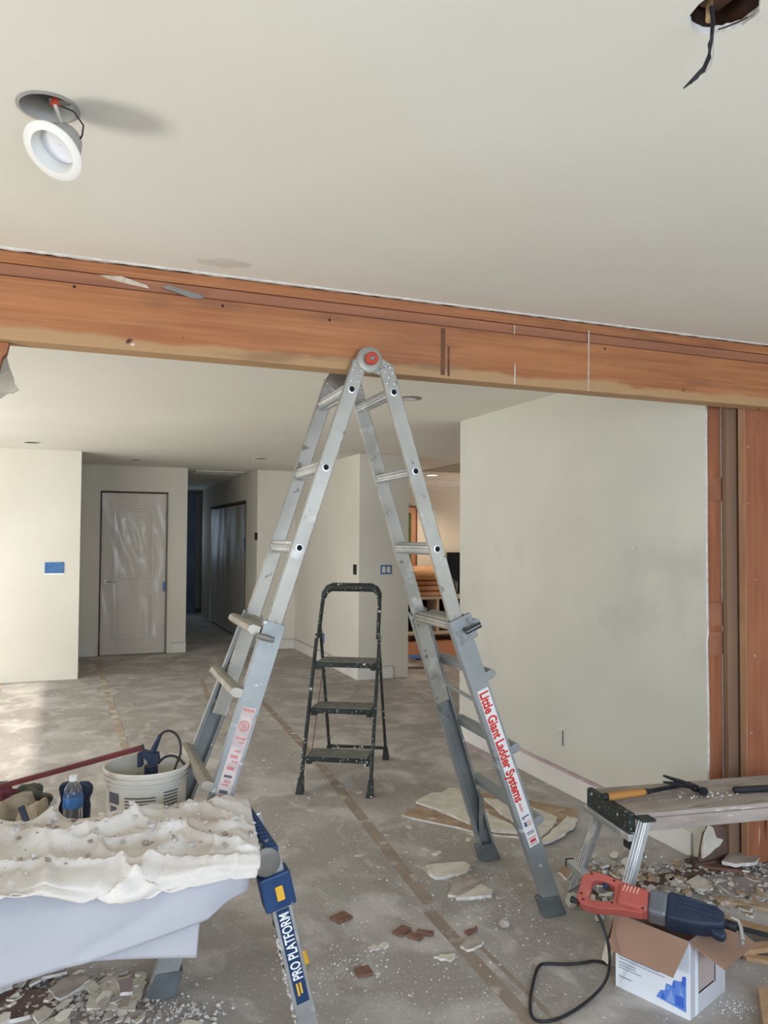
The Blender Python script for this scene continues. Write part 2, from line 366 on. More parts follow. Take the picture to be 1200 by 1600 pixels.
def ring_plate(mb, x0, x1, y0, y1, z0, z1, cx, cy, rfun, seg=40, mi=0, mside=None):
    """rectangle with a round hole, z0..z1 thick"""
    def sq(a):
        c, s_ = cos(a), sin(a)
        k = min([(x1 - cx) / c if c > 1e-9 else 1e9, (x0 - cx) / c if c < -1e-9 else 1e9, (y1 - cy) / s_ if s_ > 1e-9 else 1e9, (y0 - cy) / s_ if s_ < -1e-9 else 1e9])
        return cx + c * k, cy + s_ * k
    ang = sorted([2 * pi * k / seg for k in range(seg)] + [atan2(y - cy, x - cx) % (2 * pi) for x in (x0, x1) for y in (y0, y1)])
    n = len(ang); vs = []
    for z in (z0, z1):
        vs += [(*sq(a), z) for a in ang]; vs += [(cx + cos(a) * rfun(a), cy + sin(a) * rfun(a), z) for a in ang]
    fs = []; ms = []
    for i in range(n):
        j = (i + 1) % n
        fs += [(i, j, n + j, n + i), (2 * n + i, 3 * n + i, 3 * n + j, 2 * n + j)]; ms += [mi, mi]
        fs += [(n + i, n + j, 3 * n + j, 3 * n + i)]; ms += [mside if mside is not None else mi]
    k = len(mb.v); mb.v += [Vector(v) for v in vs]
    for f, q in zip(fs, ms): mb.f.append([a + k for a in f]); mb.mi.append(q)

def jag(x0, x1, n, a, fn=lambda x: 0.0, sd=0):
    rng = random.Random(sd)
    return [(x0 + (x1 - x0) * i / n, fn(x0 + (x1 - x0) * i / n) + rng.uniform(-a, a)) for i in range(n + 1)]

# ================================================================== SETTING
XL, XR, YB, YE = -2.3, 8.2, -2.6, 17.2          # outer shell of the house
fl = struct(MB().box(XL - .1, XR, YB - .1, YE, -.12, 0).build('floor', floor_m))
# strips of tape over the seams of the floor paper
def strip(name, pts, w, m, z=0.0015):
    mb = MB()
    for (a, b) in zip(pts[:-1], pts[1:]):
        a, b = Vector((*a, 0)), Vector((*b, 0)); mb.bar(a + Vector((0, 0, z / 2)), b + Vector((0, 0, z / 2)), w, z, Vector((0, 0, 1)).cross(b - a))
    return mb.build(name, m, fl)
seam_m = M('brown_floor_tape', (152, 138, 124), .8, col2=(142, 126, 112), scale=7, spots=[((188, 178, 168), 9, .56, .68)])
seam2_m = M('dusty_floor_tape', (172, 158, 142), .8, col2=(154, 136, 118), scale=5, spots=[((190, 182, 172), 6, .5, .64)])
strip('floor_tape', [(1.375, 1.5), (1.405, 3.0)], .055, seam_m)
strip('floor_tape', [(1.435, 3.06), (1.62, 5.3), (1.74, 8.0)], .06, seam_m)
strip('floor_tape', [(1.475, 1.6), (1.465, 2.75)], .02, seam_m)
strip('floor_tape', [(.42, 5.6), (.36, 10.5)], .06, seam2_m)
strip('floor_tape', [(-.5, 5.5), (-.62, 9.1)], .05, seam2_m)
strip('floor_tape', [(1.45, 9.6), (1.15, 6.4)], .045, seam2_m)

# ceilings: plates with the two round cut-outs for the recessed lights
H1, H2 = (-.054, 1.806), (1.036, 1.032)
cm = MB(); zc0, zc1 = HC, HC + .0127
def r1(a): return .0575
def r2(a): return .057 + .006 * noise.noise(Vector((cos(a) * 2.2, sin(a) * 2.2, 3.1))) + .004 * noise.noise(Vector((cos(a) * 7, sin(a) * 7, 1)))
cm.box(XL, 3.9, YB, .85, zc0, zc1)
cm.box(XL, .85, .85, 1.22, zc0, zc1); ring_plate(cm, .85, 1.22, .85, 1.22, zc0, zc1, *H2, r2, 44, 0, 1); cm.box(1.22, 3.9, .85, 1.22, zc0, zc1)
cm.box(XL, 3.9, 1.22, 1.62, zc0, zc1)
cm.box(XL, -.24, 1.62, 1.99, zc0, zc1); ring_plate(cm, -.24, .13, 1.62, 1.99, zc0, zc1, *H1, r1, 44, 0, 1); cm.box(.13, 3.9, 1.62, 1.99, zc0, zc1)
cm.box(XL, 3.9, 1.99, 2.752, zc0, zc1)
ceil = struct(cm.build('ceiling', [ceil_m, gyp_m]))
# chewed edge of the ceiling board where the wall was cut away
ep = MB()
pts = jag(XL, 3.2, 190, .006, lambda x: 2.758, 3)
ep.ext([(XL, 2.745)] + pts + [(3.2, 2.745)], (0, 0, HC - .005), (1, 0, 0), (0, 1, 0), (0, 0, 1), .016)
ep.build('torn_edge', gyp_m, ceil)
sm = MB(); sc_ = P(352, 411, z=HC)
for (dx, dy, r_) in ((0, 0, .05), (-.05, .012, .032), (.045, -.008, .03)):
    sm.ext([(sc_.x + dx + r_ * 1.5 * cos(a) * (1 + .25 * sin(3 * a + dx * 90)), sc_.y + dy + r_ * .8 * sin(a) * (1 + .2 * cos(4 * a))) for a in [2 * pi * k / 22 for k in range(22)]], (0, 0, HC - .0006 - abs(dx) * .004), (1, 0, 0), (0, 1, 0), (0, 0, 1), .0004)
sm.build('smudge', M('brownish_smudge', (203, 196, 182), .9, col2=(213, 208, 196), scale=14), ceil)
cf = MB(); TX = 4.45
cf.box(XL, TX, 2.87, 10.9, zc0, zc1); cf.box(XL, 2.95, 10.9, YE, zc0, zc1); cf.box(TX, 8.0, 2.87, 5.5, zc0, zc1)
cfo = struct(cf.build('ceiling_far', ceil_m))
tr = MB()
tr.box(TX, 8.0, 5.5, 9.9, 2.74, 2.76); tr.box(TX - .02, TX, 5.5, 9.9, HC, 2.76); tr.box(TX, 8.0, 5.48, 5.5, HC, 2.76)
tr.box(TX - .6, 8.0, 9.9, 11.2, HC, HC + .0127); tr.box(TX, 8.0, 9.88, 9.9, HC + .0127, 2.76)
struct(tr.build('ceiling_side_room', ceil_m))
struct(MB().box(XL - .1, XR, YB - .1, YE, 2.95, 3.05).build('ceiling_sky_blocker', gap_m))  # unseen slab added to keep sky light out of the ceiling holes

# outer walls with the openings that let the daylight in
w = MB()
w.box(XL - .1, XL, YB, .8, 0, 2.95); w.box(XL - .1, XL, 2.7, 3.1, 0, 2.95); w.box(XL - .1, XL, 4.7, 5.2, 0, 2.95); w.box(XL - .1, XL, 3.1, 4.7, 0, .6); w.box(XL - .1, XL, 3.1, 4.7, 2.1, 2.95); w.box(XL - .1, XL, 8.8, YE, 0, 2.95)  # includes a window opening added for the alcove fill lamp
w.box(XL - .1, XL, .8, 2.7, 2.05, 2.95); w.box(XL - .1, XL, 5.2, 8.8, 2.05, 2.95)
struct(w.build('wall_outer_left', wall_m))
w = MB()
w.box(XL, -.8, YB - .1, YB, 0, 2.95); w.box(2.8, XR, YB - .1, YB, 0, 2.95); w.box(-.8, 2.8, YB - .1, YB, 0, .3); w.box(-.8, 2.8, YB - .1, YB, 2.1, 2.95)
struct(w.build('wall_rear', wall_m))
struct(MB().box(3.9, 4.0, YB, 2.74, 0, 2.44).build('wall_near_right', wall_m))
struct(MB().box(XL, XR, YE, YE + .1, 0, 2.95).build('wall_hall_outer', wall_m))
w = MB(); w.box(8.0, 8.1, YB, 9.4, 0, 2.95); w.box(8.0, 8.1, 11.2, YE, 0, 2.95); w.box(8., 8.1, 9.4, 11.2, 0, .4); w.box(8., 8.1, 9.4, 11.2, 2.2, 2.95)
struct(w.build('wall_outer_right', wall_m))

# right wall: two drywall skins on studs, cut open at the near end
Y0W, Y1W, XW = 2.955, 5.5, 2.83
wr = MB()
edge = [(Y0W + random.Random(i).uniform(-.004, .006) + (.02 if i in (0,) else 0), z) for i, z in enumerate([.13, .25, .32, .5, .7, .9, 1.05, 1.08, 1.1, 1.2, 1.5, 1.8, 2.0, 2.2, 2.44])]
wr.ext([(Y0W + .03, 0)] + edge + [(Y1W, 2.44), (Y1W, 0)], (XW, 0, 0), (0, 1, 0), (0, 0, 1), (1, 0, 0), .0127, 0, 1)
wro = struct(wr.build('wall_right', [wallr_m, gyp_m]))
MB().box(XW + .0127 + .089, XW + .0254 + .089, Y0W + .002, Y1W, 0, 2.44).build('drywall_skin', [gyp_m], wro)
MB().box(XW, XW + .1144, Y1W, Y1W + .0127, 0, 2.44).build('end_skin', [wallr_m], wro)
MB().box(XW + .0135, XW + .1011, Y0W + .008, Y0W + .046, 0, 2.44).build('stud', redwood_m, wro)
for k, z in enumerate((.28, .98, 1.12, 1.72)):
    MB().box(XW + .014, XW + .1005, Y0W + .0005, Y0W + .008, z, z + .11).build('nailing_block', M('block_fir', (158, 106, 78), .75, col2=(142, 92, 66), scale=8) if k == 0 else bpy.data.materials['block_fir'], wro)
for y in (3.4, 3.9, 4.4, 4.9, 5.3):
    MB().box(XW + .0135, XW + .1011, y, y + .038, 0, 2.44).build('stud', redwood_m, wro)
bb = MB(); bb.box(XW - .014, XW, Y0W + .10, Y1W, 0, .118); bbo = struct(bb.build('baseboard_right', base_m, bevel=.003))
MB().box(XW - .016, XW - .0005, Y0W + .62, Y1W, .1185, .137).build('tape_edge', tape_m, bbo)
cv = MB()
for i in range(26):
    y = 3.42 + random.uniform(0, .2); cv.crumb((XW - .012 - random.uniform(0, .01), y, .118), random.uniform(.004, .009))
cv.build('plaster_crumbs', crumb_m, bbo)['kind'] = 'stuff'
# electrical box opening in the right wall
ob = thing('outlet_opening', P(878, 1152, X=XW), 'small unfinished outlet cut-out low on the right wall', 'outlet')
b = ob.location; MB().box(XW - .003, XW - .0005, b.y - .035, b.y + .035, b.z - .055, b.z + .055).build('plaster_ring', gyp_m, ob)
MB().box(XW - .006, XW - .0032, b.y - .024, b.y + .024, b.z - .046, b.z + .046).build('box_recess', wallr_m, ob)
MB().box(XW - .008, XW - .0062, b.y - .024, b.y - .017, b.z - .046, b.z + .046).build('metal_bracket', steel_m, ob)
nk = tag(MB().blob(P(990, 856, X=XW - .004), .004, .012, .009, .4, 5, 2, 10, 8).build('plaster_nick', gyp_m), 'tiny plaster nick sticking out of the right wall', 'plaster')

# far room walls
def simple_wall(name, x0, x1, y0, y1, z1=2.44): return struct(MB().box(x0, x1, y0, y1, 0, z1).build(name, wall_m))
YL, YD = 9.15, 10.78
simple_wall('wall_left', XL, .128, YL, YL + .12)
simple_wall('wall_passage', .0, .128, YL + .12, YD + .12)
bk = MB(); DX0, DX1, DZ = .402, 1.212, 2.09
bk.box(.128, DX0 - .012, YD, YD + .12, 0, 2.44); bk.box(DX1 + .012, 1.475, YD, YD + .12, 0, 2.44); bk.box(DX0 - .012, DX1 + .012, YD, YD + .12, DZ + .014, 2.44)
struct(bk.build('wall_back', wall_m))
simple_wall('wall_hall_left', 1.375, 1.475, YD + .12, 15.3)
hr = MB(); hr.box(2.395, 2.50, 10.68, 11.42, 0, 2.44); hr.box(2.395, 2.5, 14.5, 15.3, 0, 2.44); hr.box(2.395, 2.5, 11.42, 14.5, 2.04, 2.44)
struct(hr.build('wall_hall_right', wall_m))
struct(MB().box(2.50, 2.93, 10.68, 10.78, 0, 2.44).build('wall_back_right', wall_m))
hx = MB(); hx.box(1.475, 2.06, 15.3, 15.4, 0, 2.44); hx.box(2.06, 2.395, 15.3, 15.4, 2.42, 2.44); hx.box(2.395, 2.62, 15.3, 15.4, 0, 2.44)
struct(hx.build('wall_hall_end', wall_m))
simple_wall('wall_block_left', 2.93, 3.05, 8.08, 10.78)
simple_wall('wall_block_front', 3.05, 3.51, 8.08, 8.2)
simple_wall('wall_block_right', 3.41, 3.51, 8.2, 11.2)
simple_wall('wall_side_room_back', 3.51, 8.0, 11.2, 11.32, 2.95)
# crown moulding along the back of the side room
cr = MB()
cr.ext([(0, 0), (-.09, 0), (-.085, -.02), (-.05, -.05), (-.035, -.09), (-.012, -.10), (-.012, -.15), (0, -.155)], (3.51, 11.2, HC), (0, 1, 0), (0, 0, 1), (1, 0, 0), 4.49)
struct(cr.build('trim_1', base_m))
# baseboards of the far room
def board(name, x0, x1, y0, y1, h=.13): return struct(MB().box(x0, x1, y0, y1, 0, h).build(name, base_m, bevel=.003))
board('baseboard_back', DX1 + .075, 1.478, YD - .015, YD)
board('baseboard_back_left', .14, DX0 - .06, YD - .015, YD)
board('baseboard_passage', .128, .142, YL + .35, YD)
board('baseboard_back_right', 2.50, 2.93, 10.665, 10.68)
board('baseboard_block_left', 2.915, 2.93, 8.066, 10.665)
board('baseboard_block_front', 2.93, 3.33, 8.066, 8.08)
MB().box(2.907, 2.914, 8.066, 10.66, .13, .136).build('tape_edge', tape_m, bpy.data.objects['baseboard_block_left'])
MB().box(2.915, 3.33, 8.056, 8.065, .13, .136).build('tape_edge', tape_m, bpy.data.objects['baseboard_block_front'])
MB().box(2.5, 2.9, 10.65, 10.664, .13, .136).build('tape_edge', tape_m, bpy.data.objects['baseboard_back_right'])
MB().box(DX1 + .07, 1.48, YD - .022, YD - .0152, .13, .14).build('tape_edge', tape_m, bpy.data.objects['baseboard_back'])

# door of the back wall, masked by a plastic film
d1 = MB()
d1.box(DX0 + .006, DX1 - .006, YD + .02, YD + .055, .008, DZ - .004)
door = struct(d1.build('door_1', door_m))
def panel(x0, x1, z0, z1):
    q = MB(); t = .035
    for (a, b_, c, d_) in ((x0, x1, z0, z0 + t), (x0, x1, z1 - t, z1), (x0, x0 + t, z0 + t, z1 - t), (x1 - t, x1, z0 + t, z1 - t)):
        q.box(a, b_, YD + .002, YD + .02, c, d_)
    q.build('panel_moulding', door_m, door, bevel=.004)
    MB().box(x0 + .07, x1 - .07, YD + .008, YD + .0195, z0 + .07, z1 - .07).build('raised_panel', door_m, door, bevel=.004)
panel(DX0 + .15, DX1 - .15, .98, DZ - .17); panel(DX0 + .15, DX1 - .15, .20, .80)
jm = MB(); jm.box(DX0 - .016, DX0 + .002, YD - .006, YD + .1, 0, DZ + .01); jm.box(DX1 - .002, DX1 + .016, YD - .006, YD + .1, 0, DZ + .01); jm.box(DX0 - .016, DX1 + .016, YD - .006, YD + .1, DZ, DZ + .018)
jm.build('raw_jamb', gap_m, door)
hd = MB(); hc = P(166, 909, Y=YD)
hd.disc((hc.x, YD - .001, hc.z), (0, -1, 0), .032, .012); hd.tube([(hc.x, YD - .012, hc.z), (hc.x, YD - .055, hc.z), (hc.x + .03, YD - .06, hc.z), (hc.x + .12, YD - .058, hc.z - .004)], .011, 10)
hd.build('door_handle', chrome_m, door, smooth=True)
for z in (.25, 1.75): MB().box(DX1 - .012, DX1 + .012, YD - .014, YD - .0042, z, z + .09).build('hinge', gap_m, door)
fm = MB()
def film(u, v):
    x = DX0 - .004 + u * (DX1 - DX0 + .012); z = .02 + v * (DZ - .03)
    k = min(u, 1 - u, .18) / .18 * min(1, (1 - v) * 6)
    a = .022 * abs(sin(5.5 * (u * 1.6 + v * .95) + 2.5 * noise.noise(Vector((u * 3, v * 3, 0))))) ** 2 + .02 * noise.noise(Vector((u * 4 + v * 3, v * 2.2 - u * 2, 4))) + .010 * noise.noise(Vector((u * 16 + 9 * v, v * 5 - 3 * u, 1)))
    return Vector((x + .006 * noise.noise(Vector((0, v * 6, u * 2))), YD - .075 - k * (a + .012), z + (.012 * noise.noise(Vector((u * 7, 2, 0))) if v == 0 else 0)))
fm.sheet(film, 46, 90)
tag(fm.build('plastic_film', film_m, smooth=True), 'clear plastic film taped over the closed white door', 'plastic sheet')
tp = P(256, 916, Y=YD - .1); tag(MB().box(tp.x - .012, tp.x + .02, YD - .084, YD - .0795, tp.z - .07, tp.z + .06).build('painter_tape', bluetape_m), 'short blue tape strip holding the film at the door edge', 'tape')
# gap edge and hinge side of a second door in the passage
pd = MB(); pd.box(.1285, .133, YL + .2, YL + .23, 0, 2.05); pdo = struct(pd.build('trim_2', gap_m))

# wrapped closet doors on the right of the hall, and the dark doorway at its end
cl = MB(); cl.box(2.43, 2.46, 11.43, 14.49, .015, 2.0); clo = struct(cl.build('door_2', door_m))
for (y0, y1) in ((11.5, 12.9), (12.98, 14.42)):
    MB().box(2.424, 2.43, y0, y1, .2, 1.9).build('door_panel', door_m, clo)
MB().box(2.389, 2.50, 11.40, 11.425, 0, 2.06).build('raw_jamb', gap_m, clo); MB().box(2.389, 2.5, 11.425, 14.5, 2.03, 2.06).build('raw_jamb', gap_m, clo)
tag(MB().sheet(lambda u, v: Vector((2.405 - .02 * noise.noise(Vector((u * 9, v * 2, 3))), 11.44 + u * 3.0, .03 + v * 1.98)), 40, 16).build('plastic_film', film2_m, smooth=True), 'plastic film masking the hall closet doors', 'plastic sheet')
tp = P(382, 850, X=2.385); tag(MB().box(2.384, 2.388, tp.y - .04, tp.y + .04, tp.z - .09, tp.z + .09).build('painter_tape', bluetape_m), 'blue tape strip on the jamb of the hall closet', 'tape')
dd = MB(); dd.box(2.06, 2.395, 16.2, 16.25, 0, 2.44); struct(dd.build('door_3', M('blue_grey_door', (96, 104, 124), .6, col2=(84, 92, 112), scale=4)))
vt = thing('ceiling_vent', P(340, 738, z=HC), 'louvred white air vent in the hall ceiling', 'vent'); v0 = vt.location
MB().box(v0.x - .33, v0.x + .33, v0.y - .22, v0.y + .22, HC - .012, HC).build('frame', base_m, vt)
for i in range(9): MB().box(v0.x - .3, v0.x + .3, v0.y - .19 + i * .043, v0.y - .17 + i * .043, HC - .017, HC - .0122).build('slat', gap_m if i % 3 == 0 else base_m, vt)

# recessed ceiling openings of the far room
for k, (x, y, lb, r) in enumerate(((50, 691, 'dark recessed light opening above the left wall', .075), (212, 718, 'dark recessed light opening above the masked door', .075), (407, 716, 'dark recessed light opening near the hall mouth', .075))):
    c = P(x, y, z=HC); t = thing('recessed_light', c, lb, 'ceiling light', None)
    MB().lathe([(r * 1.25, 0), (r * 1.25, -.004), (r, -.005), (r, -.0005)], c, seg=28).build('trim_ring', ceil_m, t)
    MB().disc(c + Vector((0, 0, -.002)), (0, 0, 1), r, .0015).build('housing', dark_m, t)
c = P(640, 622, z=HC); t = thing('recessed_light', c, 'grey flush ceiling disc beyond the ladder top', 'ceiling light')
MB().disc(c + Vector((0, 0, -.006)), (0, 0, 1), .075, .0055).build('trim_ring', plast_m, t); MB().disc(c + Vector((0, 0, -.008)), (0, 0, 1), .05, .0015).build('lens', lens_m, t)
c = P(675, 742, z=HC); t = thing('recessed_light', c, 'lit round downlight in the side room soffit', 'ceiling light')
MB().lathe([(.10, 0), (.10, -.006), (.075, -.008), (.075, -.001)], c, seg=28).build('trim_ring', lamp_m, t); MB().disc(c + Vector((0, 0, -.005)), (0, 0, 1), .074, .003).build('lamp_lens', EM('lit_lens', (255, 240, 214), 6), t)
sl = bpy.data.lights.new('downlight', 'SPOT'); sl.energy = 60; sl.spot_size = 2.4; sl.spot_blend = .6; sl.color = (1, .82, .62); sl.shadow_soft_size = .07
slo = bpy.data.objects.new('downlight', sl); COL.objects.link(slo); slo.location = c + Vector((0, 0, -.03))

# masked switch plates
bp = P(85, 887, Y=YL); t = thing('switch_plate', bp, 'wide switch plate masked with blue tape on the left wall', 'switch')
MB().box(bp.x - .095, bp.x + .095, YL - .010, YL, bp.z - .058, bp.z + .058).build('plate', bluetape_m, t, bevel=.004)
MB().box(bp.x - .095, bp.x + .095, YL - .004, YL - .0005, bp.z - .075, bp.z - .0585).build('plaster_edge', white_m, t)
bp = P(603, 890, Y=8.08); t = thing('switch_plate', bp, 'double white switch with blue tape border on the column', 'switch')
MB().box(bp.x - .065, bp.x + .065, 8.072, 8.08, bp.z - .05, bp.z + .05).build('tape_border', bluetape_m, t, bevel=.003)
for dx in (-.028, .028): MB().box(bp.x + dx - .02, bp.x + dx + .02, 8.066, 8.0718, bp.z - .033, bp.z + .033).build('rocker', base_m, t, bevel=.002)
bp = P(555, 890, X=2.93); t = thing('switch_opening', bp, 'narrow dark switch cut-out on the column side', 'switch')
MB().box(2.922, 2.93, bp.y - .045, bp.y + .045, bp.z - .055, bp.z + .055).build('box_recess', dark_m, t)
MB().box(2.919, 2.9218, bp.y - .03, bp.y + .03, bp.z - .05, bp.z - .04).build('metal_tab', steel_m, t)
bp = P(400, 838, Y=10.68); t = thing('switch_opening', bp, 'small dark outlet cut-out with tape right of the hall', 'switch')
MB().box(bp.x - .02, bp.x + .02, 10.672, 10.68, bp.z - .05, bp.z + .05).build('box_recess', dark_m, t); MB().box(bp.x + .02, bp.x + .075, 10.674, 10.6795, bp.z - .05, bp.z + .05).build('plate', base_m, t)
bp = P(505, 997, X=2.93); tag(MB().box(2.925, 2.9295, bp.y - .05, bp.y + .05, bp.z - .06, bp.z + .06).build('painter_tape', bluetape_m), 'small blue tape mark low on the column wall', 'tape')

# side room seen past the right wall
t = thing('wooden_mirror', P(636, 900, Y=11.18), 'tall pinkish wood framed mirror showing greenery, side room', 'mirror'); a0 = P(626, 790, Y=11.17); a1 = P(650, 985, Y=11.17)
pw = M('pinkish_wood', (190, 144, 116), .5, col2=(176, 128, 100), scale=7, stretch=(3, 3, .3)); dkw = M('dark_wood', (104, 62, 48), .5)
MB().box(a0.x, a1.x - .02, 11.15, 11.195, a1.z, a0.z - .02).build('frame', pw, t); 
mb = MB(); mb.box(a1.x - .02, a1.x, 11.14, 11.195, a1.z, a0.z); mb.box(a0.x, a1.x - .02, 11.14, 11.195, a0.z - .02, a0.z); mb.build('dark_edge', dkw, t)
g0, g1 = P(626, 801, Y=11.14), P(642, 970, Y=11.14); gx = M('mirror_greenery', (92, 108, 66), .15, col2=(66, 80, 44), scale=5, spots=[((226, 226, 200), 7, .60, .66)])
MB().box(g0.x, g1.x, 11.142, 11.149, g1.z, g0.z).build('glass', gx, t)
t = thing('television', P(718, 895, Y=11.1), 'black flat television in the side room beside the wall edge', 'television'); a0, a1 = P(699, 863, Y=11.12), P(790, 935, Y=11.12)
MB().box(a0.x, a1.x, 11.10, 11.16, a1.z, a0.z).build('screen', M('tv_black', (22, 26, 34), .2), t, bevel=.006)
mb = MB(); mb.box(a0.x + .1, a1.x - .1, 11.06, 11.18, a1.z - .03, a1.z - .0005); mb.build('foot_bar', black_m, t)
# side-room furniture stacked under covers
t = thing('media_cabinet', (5.1, 10.6, 0), 'low white framed media cabinet with dark shelves in the side room', 'cabinet')
cab_m = M('off_white_cabinet', (206, 196, 184), .5, col2=(196, 186, 174), scale=4)
MB().box(4.62, 6.2, 10.72, 11.1, .10, .14).build('base_board', cab_m, t); MB().box(4.62, 6.2, 10.72, 11.1, .62, .66).build('top_board', cab_m, t)
for x in (4.62, 5.12, 5.40, 5.74, 6.16): MB().box(x, x + .04, 10.72, 11.1, .14, .62).build('upright', cab_m, t)
MB().box(4.66, 6.16, 11.07, 11.09, .14, .62).build('back_panel', dark_m, t); MB().box(4.66, 6.16, 10.78, 11.06, .36, .38).build('shelf', dkw, t)
for x in (4.66, 6.1): MB().box(x, x + .05, 10.75, 11.05, 0, .0995).build('leg', dkw, t)
cush = M('tan_cushion', (206, 164, 126), .9, col2=(192, 148, 112), scale=5, bump=.1)
cz = P(672, 955, Y=10.6); base = .66
for i, (h, wd, lb) in enumerate(((.085, .26, 'bottom tan folded cushion of the side room stack'), (.085, .27, 'second tan folded cushion in the side room stack'), (.08, .28, 'third tan folded cushion in the side room stack'), (.20, .40, 'large domed tan cushion on top of the side room stack'))):
    mb = MB(); cx = 5.0 + .01 * i - (.03 if i == 3 else 0)
    mb.lathe([(.001, 0), (wd * .9, .004), (wd, h * .3), (wd * .98, h * .62), (wd * .8, h * .88), (wd * .4, h * .99), (.001, h)], (cx, 10.88, base + .001), seg=28, sx=1.0)
    for v in mb.v: v.y = 10.88 + (v.y - 10.88) * .62
    tag(mb.build('cushion', cush, smooth=True), lb, 'cushion'); base += h
tag(MB().blob((5.42, 10.85, .79), .10, .12, .13, .2, 5, 4, 18, 12, flat=.66).build('cloth_bundle', black_m, smooth=True), 'dark bundled cloth beside the tan cushions in the side room', 'cloth')
c = P(655, 1030, z=0)
wl = tag(MB().sheet(lambda u, v: P(640 + u * 60, 1050, z=0) + Vector((.03 * sin(9 * v), .25 + v * .9, .004 + (.16 * (1 - u) ** 2 + .05 * noise.noise(Vector((u * 7, v * 7, 0)))) * sin(pi * min(v, 1)) + .02)), 16, 16).build('plastic_sheeting', film_m, smooth=True), 'crumpled clear plastic sheeting on the side room floor', 'plastic sheet')
c = P(662, 1032, z=0); tag(MB().sheet(lambda u, v: c + Vector((-.22 + .5 * u, -.10 + .26 * v + .1 * u, .012 + .03 * noise.noise(Vector((u * 5, v * 5, 2))) + .03)), 12, 6).build('painter_tape', M('bright_blue_tape', (46, 96, 176), .6)), 'crumpled strip of blue tape on the side room floor', 'tape')
strip('floor_tape', [(P(620, 1060, z=0).x, P(620, 1060, z=0).y), (P(700, 1095, z=0).x, P(700, 1095, z=0).y), (2.76, 5.2), (2.76, 4.6)], .05, tape_m)
wf = MB().box(3.55, 8.0, 8.9, 11.19, .0005, .004); wf.build('wood_floor_patch', M('warm_wood_floor', (172, 122, 92), .4, col2=(152, 102, 74), scale=4, stretch=(.4, 4, 1)), fl)

# ================================================================== BEAM AND POSTS
BX0, BX1, BY0, BY1, BZ = -2.29, 3.89, 2.765, 2.856, 2.151
bm_ = thing('header_beam', (0, BY0, BZ), 'long stained wooden ceiling beam spanning the opening', 'beam')
MB().box(BX0, BX1, BY0, BY1, BZ, 2.3555).build('timber', beam_m, bm_, bevel=.003)
plate_m = M('plate_fir', (140, 92, 68), col2=(160, 108, 78), scale=9, stretch=(.2, 3, 4), spots=[((196, 178, 160), 4, .68, .78)], **fir)
MB().box(BX0, BX1, BY0 + .006, BY1, 2.3585, 2.3965).build('lower_plate', plate_m, bm_, bevel=.002)
MB().box(BX0, BX1, BY0 + .0015, BY1, 2.3985, 2.4365).build('upper_plate', beam_m, bm_, bevel=.002)
MB().box(BX0, BX1, BY0 + .012, BY1, 2.3556, 2.3584).build('plate_gap', dark_m, bm_); MB().box(BX0, BX1, BY0 + .012, BY1, 2.3966, 2.3984).build('plate_gap', dark_m, bm_)
drip_m = M('white_joint_compound', (206, 196, 182), .9, col2=(180, 160, 140), scale=30)
for px, y0, y1, wd in ((919, 516, 612, .0028), (804, 568, 602, .003), (803, 508, 522, .0022)):
    a, b_ = P(px, y0, Y=BY0), P(px, y1, Y=BY0); MB().bar((a.x, BY0 - .001, max(b_.z, BZ)), (a.x + .002, BY0 - .001, a.z), wd * 2, .0016, (1, 0, 0)).build('compound_line', drip_m, bm_)
stain_m = M('dark_water_stain', (84, 58, 42), .8, col2=(112, 76, 54), scale=20, stretch=(2, 1, .4))
for px, y0, y1, wd in ((692, 513, 586, .018), (701, 541, 588, .009)):
    a, b_ = P(px, y0, Y=BY0), P(px, y1, Y=BY0); MB().bar((a.x, BY0 - .0004, b_.z), (a.x, BY0 - .0004, a.z), wd, .0008, (1, 0, 0)).build('stain', stain_m, bm_)
a = P(287, 459, Y=BY0); mb = MB(); mb.ext([(-.075, .012), (-.04, .004), (.02, -.012), (.05, -.014), (.072, -.006), (.05, .004), (0, .012), (-.05, .022)], (a.x, BY0 - .006, a.z), (1, 0, 0), (0, 0, 1), (0, 1, 0), .006)
mb.build('metal_strap', plast_m, bm_)
a = P(205, 441, Y=BY0 + .004); mb = MB(); mb.ext([(-.1, .012), (-.03, .016), (.05, -.004), (.06, -.014), (0, -.008), (-.07, .002)], (a.x, BY0 + .0035, a.z), (1, 0, 0), (0, 0, 1), (0, 1, 0), .0024); mb.build('compound_smear', drip_m, bm_)
for px, py in ((116, 448), (348, 478), (945, 545), (515, 500), (1185, 640)):
    a = P(px, py, Y=BY0); MB().disc((a.x, BY0 + .0002, a.z), (0, -1, 0), .005, .001, 10).build('knot', dark_m, bm_)

def post(name, x0, x1, y0, y1, z1, m, lb): return tag(MB().box(x0, x1, y0, y1, 0, z1).build(name, m, loc=(x0, y0, 0), bevel=.002), lb, 'stud')
post('support_post', 2.924, 3.06, 2.918, 2.946, 2.44, brown_m, 'wide dull brown post right of the cut wall end')
st = post('wall_stud', 2.984, 3.14, 2.862, 2.90, 2.44, redwood_m, 'reddish fir stud under the beam at the right picture edge')
MB().box(2.9785, 2.9835, 2.862, 2.90, 0, 2.44).build('lit_edge', M('lit_edge_tone', (176, 136, 104), .8, col2=(156, 112, 84), scale=12, stretch=(1, 1, .2)), st)  # light catching the stud corner, put in as a paler strip
post('wall_stud', 3.142, 3.23, 2.874, 2.912, 2.44, redwood_m, 'outermost reddish stud pressed beside the reddish fir stud')
struct(MB().box(3.235, 3.9, 2.775, 2.87, 0, 2.15).build('wall_partition', wall_m))
for z in (.35, .62, .98, 1.34, 1.7, 1.97):
    MB().crumb((2.99 + .07 * random.random(), 2.8612, z), .006).build('plaster_fleck', crumb_m, st)
